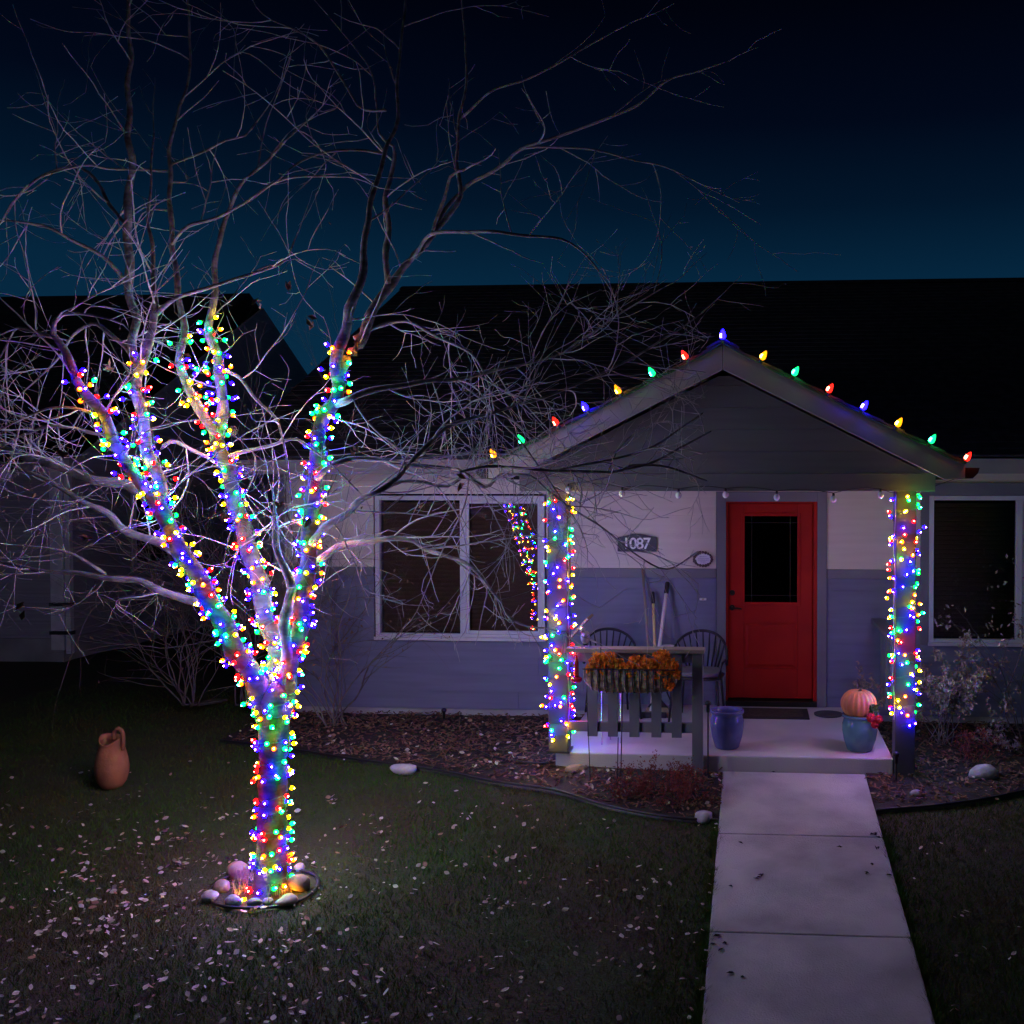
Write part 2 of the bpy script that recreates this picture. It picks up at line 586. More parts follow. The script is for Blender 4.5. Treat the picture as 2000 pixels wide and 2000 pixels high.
BELT0, BELT1 = 1.343, 1.44
EXPO = 0.185
def board(x0, x1, z0, z1, y, material, proud=0.020, thick=0.012):
    m = MB()
    m.hexa([(x0, y - proud, z0), (x1, y - proud, z0), (x1, y + thick, z0), (x0, y + thick, z0),
            (x0, y - 0.003, z1), (x1, y - 0.003, z1), (x1, y + thick, z1), (x0, y + thick, z1)])
    return m.build('siding_board', material, house)
def courses(x0, x1, z0, z1, y, material, holes):
    z = z0
    while z < z1 - 0.01:
        zt = min(z + EXPO, z1)
        xc = sorted({x0, x1, *[min(max(h[0], x0), x1) for h in holes], *[min(max(h[1], x0), x1) for h in holes]})
        # runs that are free over the whole course are joined
        runs = []
        for a, b in zip(xc, xc[1:]):
            if b - a < 0.02:
                continue
            h = [q for q in holes if q[0] <= a + 1e-6 and q[1] >= b - 1e-6 and q[2] < zt - 0.002 and q[3] > z + 0.002]
            if not h:
                if runs and abs(runs[-1][1] - a) < 1e-6 and runs[-1][2] is None:
                    runs[-1][1] = b
                else:
                    runs.append([a, b, None])
            else:
                q = h[0]
                if q[2] > z + 0.02:
                    runs.append([a, b, (z, q[2])])
                if q[3] < zt - 0.02:
                    runs.append([a, b, (q[3], zt)])
        for a, b, zz in runs:
            u, v = zz or (z, zt)
            # long runs are made of shorter boards with butt joints
            while b - a > 4.2 and not zz:
                c = a + R.uniform(2.4, 3.6)
                board(a, c - 0.0015, u, v - 0.001, y, material)
                a = c + 0.0015
            board(a, b, u, v - 0.001, y, material)
        z = zt
courses(HXL, HXR, -0.075, BELT0, 0.012, 'siding_grey', openings)
courses(HXL, HXR, BELT1, 2.44, 0.012, 'siding_beige', openings)
for a, b in ((HXL, -4.078), (-2.202, -0.408), (0.748, 1.697), (3.663, HXR)):
    MB().box(a, b, -0.024, 0.022, BELT0 + 0.001, BELT1 - 0.001).build('belt_board', 'trim_grey', house, bevel=0.003)
MB().box(HXL - 0.03, HXL + 0.09, -0.018, 0.06, -0.07, 2.44).build('corner_board', 'trim_grey', house, bevel=0.003)

# windows
def window(x0, x1, z0, z1, mull, slat_tilt, raised):
    fw = 0.048
    w_ = MB()
    yf0, yf1 = -0.022, 0.05
    for a, b, c, d in ((x0, x0 + fw, z0, z1), (x1 - fw, x1, z0, z1), (x0 + fw, x1 - fw, z0, z0 + fw), (x0 + fw, x1 - fw, z1 - fw, z1)):
        w_.box(a, b, yf0, yf1, c, d)
    w_.box(mull - 0.033, mull + 0.033, yf0 + 0.004, yf1, z0 + fw, z1 - fw)
    win = w_.build('window', 'window_white', house, bevel=0.004)
    # sliding sash on one side
    sx0, sx1 = mull + 0.033, x1 - fw
    s = MB()
    for a, b, c, d in ((sx0, sx0 + 0.03, z0 + fw, z1 - fw), (sx1 - 0.03, sx1, z0 + fw, z1 - fw), (sx0 + 0.03, sx1 - 0.03, z0 + fw, z0 + fw + 0.035), (sx0 + 0.03, sx1 - 0.03, z1 - fw - 0.035, z1 - fw)):
        s.box(a, b, -0.006, 0.03, c, d)
    s.build('sash', 'window_white', win, bevel=0.003)
    MB().box(x0 + fw, mull - 0.033, 0.022, 0.026, z0 + fw, z1 - fw).build('pane', 'pane_glass', win)
    MB().box(sx0 + 0.03, sx1 - 0.03, 0.008, 0.012, z0 + fw + 0.035, z1 - fw - 0.035).build('pane', 'pane_glass', win)
    MB().box(x0 - 0.01, x1 + 0.01, -0.05, -0.023, z0 - 0.022, z0 + 0.012).build('sill', 'window_white', win, bevel=0.003)
    me = None
    for xa, xb in ((x0 + fw, mull - 0.03), (mull + 0.03, x1 - fw)):
        n = int((z1 - z0 - 2 * fw) / 0.048)
        me = MB().bar((xa + 0.005, 0.09, 0), (xb - 0.005, 0.09, 0), 0.028, 0.0015, Vector((0, math.cos(slat_tilt), math.sin(slat_tilt)))).mesh('slat')
        me.materials.append(M['blind'])
        for k in range(n):
            o = put('slat', me, None, win)
            o.location = (0, 0, z0 + fw + 0.03 + k * 0.048)
    return win
window(-4.056, -2.22, 0.681, 2.201, -3.10, math.radians(28), True)
window(1.788, 3.62, 0.681, 2.205, 2.70, math.radians(28), True)
# grey casing round the window beside the shrub
for a, b, c, d in ((1.70, 1.785, 0.668, 2.318), (1.785, 3.62, 2.208, 2.318), (3.622, 3.66, 0.668, 2.318)):
    MB().box(a, b, -0.018, 0.03, c, d).build('window_casing', 'trim_grey', house, bevel=0.003)
MB().box(1.69, 3.68, -0.03, -0.019, 2.30, 2.335).build('drip_cap', 'trim_grey', house)

# front door: frame, leaf of stiles and rails, glass, panel, hardware
for a, b, c, d in ((-0.402, -0.304, -0.0, 2.243), (0.645, 0.742, -0.0, 2.243), (-0.303, 0.644, 2.142, 2.243)):
    MB().box(a, b, -0.02, 0.03, c, d).build('door_casing', 'trim_grey', house, bevel=0.003)
m = MB()
m.box(-0.3035, -0.283, 0.0, 0.13, 0.03, 2.1415).box(0.605, 0.6445, -0.005, 0.13, 0.03, 2.1415).box(-0.283, 0.605, 0.0, 0.13, 2.124, 2.1415)
m.build('door_jamb', 'door_red', house)
DX0, DX1, DZ0, DZ1 = -0.281, 0.603, 0.075, 2.121
GX0, GX1, GZ0, GZ1 = X(1453, 0.04), X(1558, 0.04), Z(1177, 0.04), Z(1007, 0.04)
m = MB()
yd0, yd1 = 0.045, 0.09
m.box(DX0, GX0, yd0, yd1, DZ0, DZ1).box(GX1, DX1, yd0, yd1, DZ0, DZ1)
m.box(GX0, GX1, yd0, yd1, GZ1, DZ1)
PZ1, PZ0 = Z(1217, 0.04), Z(1306, 0.04)
m.box(GX0, GX1, yd0, yd1, PZ1, GZ0).box(GX0, GX1, yd0, yd1, DZ0, PZ0).box(GX0, GX1, yd0 + 0.012, yd1, PZ0, PZ1)
door = m.build('door', 'door_red', house, bevel=0.004)
m = MB()
b_ = len(m.v)
m.hexa([(GX0 + 0.05, yd0 + 0.002, PZ0 + 0.045), (GX1 - 0.05, yd0 + 0.002, PZ0 + 0.045), (GX1 - 0.02, yd0 + 0.0115, PZ0 + 0.018), (GX0 + 0.02, yd0 + 0.0115, PZ0 + 0.018),
        (GX0 + 0.05, yd0 + 0.002, PZ1 - 0.045), (GX1 - 0.05, yd0 + 0.002, PZ1 - 0.045), (GX1 - 0.02, yd0 + 0.0115, PZ1 - 0.018), (GX0 + 0.02, yd0 + 0.0115, PZ1 - 0.018)])
m.build('panel', 'door_red', door)
m = MB()
for a, b, c, d in ((GX0 - 0.028, GX0 + 0.006, GZ0 - 0.028, GZ1 + 0.028), (GX1 - 0.006, GX1 + 0.028, GZ0 - 0.028, GZ1 + 0.028), (GX0 + 0.006, GX1 - 0.006, GZ0 - 0.028, GZ0 + 0.006), (GX0 + 0.006, GX1 - 0.006, GZ1 - 0.006, GZ1 + 0.028)):
    m.box(a, b, yd0 - 0.012, yd0 - 0.0005, c, d)
m.build('glass_frame', 'door_red', door, bevel=0.004)
MB().box(GX0 + 0.001, GX1 - 0.001, yd0 + 0.018, yd0 + 0.024, GZ0 + 0.001, GZ1 - 0.001).build('pane', 'door_glass', door)
m = MB()
for px in (1468, 1543):
    x = X(px, 0.06)
    m.box(x - 0.004, x + 0.004, yd0 + 0.012, yd0 + 0.0175, GZ0 + 0.002, GZ1 - 0.002)
for z in (GZ0 + 0.075, GZ1 - 0.075):
    m.box(GX0 + 0.002, GX1 - 0.002, yd0 + 0.013, yd0 + 0.0172, z - 0.0035, z + 0.0035)
m.build('glass_caming', 'bronze', door)
kx = X(1430, 0.04)
for name, pz in (('deadbolt', 1158), ('door_knob', 1187)):
    z = Z(pz, 0.04)
    m = MB()
    m.tube([(kx, yd0 - 0.0005, z), (kx, yd0 - 0.012, z)], 0.03, 18)
    if name == 'deadbolt':
        m.tube([(kx, yd0 - 0.012, z), (kx, yd0 - 0.02, z)], [0.024, 0.02], 18)
    else:
        m.tube([(kx, yd0 - 0.012, z), (kx, yd0 - 0.05, z)], 0.011, 12)
        m.tube([(kx - 0.012, yd0 - 0.05, z), (kx + 0.05, yd0 - 0.053, z), (kx + 0.1, yd0 - 0.05, z - 0.008)], [0.012, 0.010, 0.008], 10)
    m.build(name, 'bronze', door, smooth=False)
MB().box(-0.3035, 0.6445, -0.045, 0.13, 0.004, 0.06).build('threshold', 'bronze', house, bevel=0.004)
# dark room behind the door and windows
for px0, px1, z0, z1 in ((-4.3, -2.0, 0.4, 2.4), (-0.5, 0.9, -0.1, 2.4), (1.5, 3.8, 0.4, 2.4)):
    MB().box(px0, px1, 0.9, 0.92, z0, z1).build('room_partition', 'room_dark', house)

# main roof
ES, EZ, RY, RZ = -0.5, 2.60, 5.0, 5.385
SL = (RZ - EZ) / (RY - ES)
RX0, RX1 = -5.5, 6.6
def roof_plane(x0, x1, y0, z0, y1, z1, n, back=False):
    """courses of shingles, each lapped over the one below"""
    m = MB()
    for k in range(n):
        ya, yb = y0 + (y1 - y0) * k / n, y0 + (y1 - y0) * (k + 1) / n
        za, zb = z0 + (z1 - z0) * k / n, z0 + (z1 - z0) * (k + 1) / n
        m.hexa([(x0, ya, za - 0.012), (x1, ya, za - 0.012), (x1, yb, zb - 0.016), (x0, yb, zb - 0.016), (x0, ya, za + 0.010), (x1, ya, za + 0.010), (x1, yb, zb + 0.001), (x0, yb, zb + 0.001)])
    return m
r = roof_plane(RX0, RX1, ES - 0.03, EZ, RY, RZ, 40).build('roof', 'shingle', house)
r['kind'] = 'stuff'
r2 = roof_plane(RX0, RX1, 2 * RY - ES + 0.03, EZ, RY, RZ, 40).build('roof', 'shingle', house)
r2['kind'] = 'stuff'
MB().prism([(RY - 0.15, RZ - 0.04), (RY, RZ + 0.035), (RY + 0.15, RZ - 0.04)], 'x', RX0, RX1).build('ridge_cap', 'shingle', house)
# decking under the shingles closes the attic
MB().prism([(ES + 0.03, EZ - 0.07), (RY, RZ - 0.07), (2 * RY - ES - 0.03, EZ - 0.07), (2 * RY - ES - 0.03, EZ - 0.025), (RY, RZ - 0.025), (ES + 0.03, EZ - 0.025)], 'x', RX0 + 0.02, RX1 - 0.02).build('roof_deck', 'trim_grey', house)
for xx in (HXL + 0.005, HXR - 0.015):
    MB().prism([(0.05, 2.45), (HYB, 2.45), (RY, RZ - 0.30)], 'x', xx, xx + 0.01).build('gable_wall', 'siding_grey', house)
for a, b in ((RX0, -2.28), (1.80, RX1)):
    MB().box(a, b, ES - 0.012, ES + 0.02, 2.425, 2.572).build('fascia_board', 'fascia_taupe', house, bevel=0.003)
MB().box(RX0 + 0.02, RX1, ES + 0.021, 0.03, 2.44, 2.452).build('soffit', 'fascia_taupe', house)
MB().prism([(ES, EZ - 0.19), (RY, RZ - 0.19), (RY, RZ - 0.02), (ES, EZ - 0.02)], 'x', RX0 - 0.03, RX0).build('rake_board', 'fascia_taupe', house)

# porch: slab, posts, beam, gable
MB().box(-1.72, 1.17, -2.0, 0.008, -0.5, 0.0).build('porch_slab', 'concrete', house, bevel=0.012)
LPX, RPX, PY = -1.691, 1.215, -1.945
for x, z0 in ((LPX, 0.001), (RPX + 0.045, -0.30)):
    m = MB().box(x - 0.084, x + 0.084, PY - 0.084, PY + 0.084, z0, 2.259)
    m.build('porch_post', 'post_grey', house, bevel=0.006)
RPX += 0.045
MB().box(LPX - 0.10, LPX + 0.10, PY - 0.09, PY + 0.10, 0.0015, 0.02).build('post_base', 'black_metal', house)
GA = (-0.262, 3.449)                 # apex of the porch gable
GSL = 0.503
GHW = 1.93
BY = -2.40
def gzr(x):
    return GA[1] - GSL * abs(x - GA[0])
MB().box(-2.02, 1.50, -2.03, -1.87, 2.26, 2.412).build('porch_beam', 'gable_shade_grey', house, bevel=0.004)
for xx in (-2.02, 1.34):
    MB().box(xx, xx + 0.16, -1.868, -0.02, 2.26, 2.41).build('side_beam', 'trim_grey', house, bevel=0.004)
# gable siding above the beam
z = 2.414
while z < GA[1] - 0.24:
    zt = min(z + EXPO, GA[1] - 0.215)
    hw0 = (GA[1] - 0.19 - z) / GSL
    hw1 = (GA[1] - 0.19 - zt) / GSL
    m = MB()
    y = -2.01
    m.hexa([(GA[0] - hw0, y - 0.012, z), (GA[0] + hw0, y - 0.012, z), (GA[0] + hw0, y + 0.012, z), (GA[0] - hw0, y + 0.012, z),
            (GA[0] - hw1, y - 0.002, zt - 0.001), (GA[0] + hw1, y - 0.002, zt - 0.001), (GA[0] + hw1, y + 0.012, zt - 0.001), (GA[0] - hw1, y + 0.012, zt - 0.001)])
    m.build('gable_board', 'gable_shade_grey', house)
    z = zt
# porch roof: two planes, soffit boards, barge boards
c_ = math.cos(math.atan(GSL))
for s in (-1, 1):
    xe = GA[0] + s * GHW
    ze = GA[1] - GSL * GHW
    yb = 1.35
    m = MB()
    n = 12
    for k in range(n):
        xa, xb = xe + (GA[0] - xe) * k / n, xe + (GA[0] - xe) * (k + 1) / n
        za, zb = gzr(xa), gzr(xb)
        y0 = BY - 0.035
        m.hexa([(xa, y0, za - 0.002), (xa, yb, za - 0.002), (xb, yb, zb - 0.006), (xb, y0, zb - 0.006), (xa, y0, za + 0.024), (xa, yb, za + 0.024), (xb, yb, zb + 0.012), (xb, y0, zb + 0.012)])
    q = m.build('porch_roof', 'shingle', house)
    q['kind'] = 'stuff'
    # barge board
    d = 0.205
    xi = GA[0] + s * 0.001
    xm = xe - s * 0.16
    m2 = MB()
    for y0, y1 in ((BY, BY + 0.03),):
        poly = [(xi, GA[1] - 0.004), (xe, ze - 0.004), (xe, ze - 0.11), (xm, gzr(xm) - d), (xi, GA[1] - d)]
        m2.prism(poly, 'y', y0, y1)
    m2.build('barge_board', 'fascia_taupe', house, bevel=0.004)
    # soffit under the overhang
    zs0, zs1 = GA[1] - 0.06, ze - 0.06
    m3 = MB().hexa([(xi, BY + 0.031, zs0 - 0.02), (xe, BY + 0.031, zs1 - 0.02), (xe, 0.0, zs1 - 0.02), (xi, 0.0, zs0 - 0.02), (xi, BY + 0.031, zs0), (xe, BY + 0.031, zs1), (xe, 0.0, zs1), (xi, 0.0, zs0)])
    m3.build('porch_soffit', 'fascia_taupe', house)
    # gutter along the low eave, its end shows
    gx = xe + s * 0.004
    prof = [(gx, ze - 0.03), (gx + s * 0.115, ze - 0.03), (gx + s * 0.10, ze - 0.075), (gx + s * 0.06, ze - 0.115), (gx, ze - 0.115)]
    MB().prism(prof, 'y', BY + 0.02, -0.62).build('gutter', 'bronze', house)
MB().prism([(GA[0] - 0.13, GA[1] - 0.045), (GA[0], GA[1] + 0.018), (GA[0] + 0.13, GA[1] - 0.045), (GA[0] + 0.13, GA[1] - 0.025), (GA[0], GA[1] + 0.045), (GA[0] - 0.13, GA[1] - 0.025)], 'y', BY - 0.04, 1.4).build('ridge_cap', 'shingle', house)
MB().box(-1.855, 1.335, -1.865, 0.0, 2.405, 2.42).build('porch_ceiling', 'siding_beige', house)

# railing: newel, cap, bottom rail, pickets
NX0, NX1 = X(1352, -2.08), X(1373, -2.08)
MB().box(NX0, NX1, -2.10, -2.008, -0.30, 0.888).build('newel_post', 'trim_grey', house, bevel=0.004)
rail = MB().box(LPX + 0.086, NX1 + 0.015, -2.125, -1.965, 0.889, 0.925).build('railing', 'wood_grey', house, bevel=0.005)
MB().box(LPX + 0.087, NX0 - 0.001, -2.055, -2.012, 0.80, 0.888).build('top_rail', 'trim_grey', rail, bevel=0.003)
MB().box(LPX + 0.087, NX0 - 0.001, -2.055, -2.012, 0.20, 0.285).build('bottom_rail', 'trim_grey', rail, bevel=0.003)
pm = MB().box(-0.042, 0.042, -2.078, -2.0565, 0.165, 0.878).mesh('picket')
pm.materials.append(M['trim_grey'])
for px in (1157, 1197, 1239, 1282, 1322):
    o = put('picket', pm, None, rail)
    o.location = (X(px, -2.06), 0, 0)
# side rail between the far post and the wall
MB().box(RPX - 0.06, RPX + 0.06, PY + 0.086, -0.016, 0.90, 0.935).build('side_rail', 'trim_grey', house, bevel=0.004)
for y in (-1.5, -1.15, -0.8, -0.45):
    MB().box(RPX - 0.012, RPX + 0.012, y - 0.04, y + 0.04, 0.16, 0.899).build('picket', 'trim_grey', house)

# number plaque 1087
y = -0.012
zc0, zc1 = Z(1078, y), Z(1050, y)
x0, x1 = X(1207, y), X(1283, y)
poly = [(x0, zc0), (x1, zc0), (x1, zc1)]
for k in range(1, 12):
    t = k / 12
    poly.append((x1 + (x0 - x1) * t, zc1 + 0.034 * max(0, math.sin(math.pi * t)) ** 1.5))
poly.append((x0, zc1))
sign = thing('house_number_plaque', ((x0 + x1) / 2, y, zc0), 'dark arched plaque with white number 1087 on the beige wall', 'house number')
MB().prism(poly, 'y', -0.040, -0.0145).build('plate', 'plaque', sign, bevel=0.003)
def text(s, size, x, y, z, parent, name, mt, ext=0.003):
    cu = bpy.data.curves.new(name, 'FONT')
    cu.body = s
    cu.size = size
    cu.extrude = ext
    cu.align_x = 'CENTER'
    cu.align_y = 'CENTER'
    cu.space_character = 1.12
    cu.offset = 0.0022
    tmp = bpy.data.objects.new('tmp', cu)
    col.objects.link(tmp)
    dg = bpy.context.evaluated_depsgraph_get()
    me = bpy.data.meshes.new_from_object(tmp.evaluated_get(dg))
    bpy.data.objects.remove(tmp)
    me.transform(Matrix.Translation((x, y, z)) @ Matrix.Rotation(math.pi / 2, 4, 'X'))
    me.materials.clear()
    me.materials.append(M[mt])
    me.name = name
    return put(name, me, None, parent)
dxs = (x1 - x0) / 4.9
for k, ch in enumerate('1087'):
    text(ch, 0.165, (x0 + x1) / 2 + (k - 1.5) * dxs * 0.86 - 0.005, -0.043, (zc0 + zc1) / 2 + 0.005, sign, 'numeral', 'numeral_white')

# oval wreath plaque and doorbell
pc = P(1373, 1092, -0.02)
pl = thing('oval_plaque', (pc.x, -0.012, pc.z - 0.08), 'small white oval plaque in a ring of dried flowers, beside the red door', 'plaque')
m = MB()
pts = [(0.082 * math.cos(a), 0.062 * math.sin(a)) for a in np.linspace(0, 2 * math.pi, 29)[:-1]]
m.prism([(pc.x + a, pc.z + b) for a, b in pts], 'y', -0.03, -0.0145)
m.build('face', 'plaque_white', pl)
for k in range(20):
    a = 2 * math.pi * k / 20
    rr = R.uniform(0.012, 0.019)
    q = (pc.x + 0.092 * math.cos(a), -0.028 - rr * 0.2, pc.z + 0.07 * math.sin(a))
    MB().sphere(q, rr, 7, 5, wob=0.25).build('bloom', 'plaque_rim', pl)
m = MB()
for k in range(4):
    hw = (0.035, 0.05, 0.05, 0.03)[k]
    z = pc.z + 0.028 - k * 0.019
    x = pc.x - hw
    while x < pc.x + hw:
        w_ = R.uniform(0.006, 0.016)
        m.box(x, x + w_, -0.0318, -0.0302, z - 0.0025, z + 0.0025)
        x += w_ + 0.004
lt = m.build('lettering', 'plaque_ink', pl)
lt['kind'] = 'stuff'
pb = P(1373, 1170, -0.02)
bell = thing('doorbell', (pb.x, -0.012, pb.z), 'small white doorbell button on the grey siding', 'doorbell')
MB().box(pb.x - 0.036, pb.x + 0.036, -0.032, -0.0145, pb.z - 0.013, pb.z + 0.013).build('case', 'plastic_white', bell, bevel=0.004)
MB().box(pb.x - 0.012, pb.x + 0.012, -0.036, -0.0325, pb.z - 0.006, pb.z + 0.006).build('button', 'wood_tan', bell, bevel=0.002)

# ------------------------------------------------------------------ the neighbour's house
nbx, nby = -9.7, 3.0
nb = thing('neighbour_house', (nbx - 4, nby, -0.16), 'dark neighbouring house with pale corner boards behind the tree', 'house')
MB().box(nbx - 9, nbx, nby, 15.0, 0.16, 2.7).build('wall', 'neighbour_siding', nb)
MB().box(nbx - 9, nbx + 0.002, nby - 0.002, 15.0, -0.4, 0.155).build('foundation', 'foundation', nb)
MB().box(nbx - 0.17, nbx + 0.02, nby - 0.02, nby - 0.001, 0.0, 2.68).build('corner_board', 'neighbour_trim', nb, bevel=0.004)
MB().box(nbx + 0.0005, nbx + 0.02, nby, nby + 0.15, 0.0, 2.68).build('corner_board', 'neighbour_trim', nb, bevel=0.004)
m = MB()
dx, dy = nbx + 0.09, nby + 0.02
m.box(dx - 0.035, dx + 0.035, dy - 0.05, dy + 0.03, -0.05, 2.5)
m.build('downspout', 'neighbour_trim', nb, bevel=0.004)
for z in (0.62, 0.22):
    MB().box(nbx - 0.18, dx + 0.05, dy - 0.06, dy + 0.035, z, z + 0.05).build('downspout_strap', 'black_metal', nb)
nry, nrz, nsl = 9.0, 6.12, 0.54
nrx = P(487, 560, nry).x
for s in (-1, 1):
    ye = nry + s * 6.6
    m = MB()
    n = 30
    for k in range(n):
        ya, yb = ye + (nry - ye) * k / n, ye + (nry - ye) * (k + 1) / n
        za, zb = nrz - nsl * abs(ya - nry), nrz - nsl * abs(yb - nry)
        m.hexa([(nrx - 14, ya, za - 0.05), (nrx, ya, za - 0.05), (nrx, yb, zb - 0.05), (nrx - 14, yb, zb - 0.05), (nrx - 14, ya, za + 0.01), (nrx, ya, za + 0.01), (nrx, yb, zb), (nrx - 14, yb, zb)])
    q = m.build('roof', 'shingle', nb)
    q['kind'] = 'stuff'
ze = nrz - nsl * 6.6
MB().box(nrx - 14, nrx, nry - 6.64, nry - 6.6, ze - 0.18, ze).build('fascia_board', 'neighbour_trim', nb)
MB().prism([(nby + 0.02, 2.5), (15.0, 2.5), (nry, nrz - 0.3)], 'x', nbx - 0.05, nbx - 0.002).build('gable_wall', 'neighbour_siding', nb)
# a side window with white frame
yw0, yw1 = 4.6, 5.9
m = MB()
for a, b, c, d in ((yw0, yw0 + 0.09, 1.0, 2.2), (yw1 - 0.09, yw1, 1.0, 2.2), (yw0 + 0.09, yw1 - 0.09, 1.0, 1.09), (yw0 + 0.09, yw1 - 0.09, 2.11, 2.2)):
    m.box(nbx + 0.001, nbx + 0.03, a, b, c, d)
wn = m.build('window', 'neighbour_trim', nb)
MB().box(nbx + 0.003, nbx + 0.012, yw0 + 0.09, yw1 - 0.09, 1.09, 2.11).build('pane', 'room_dark', wn)

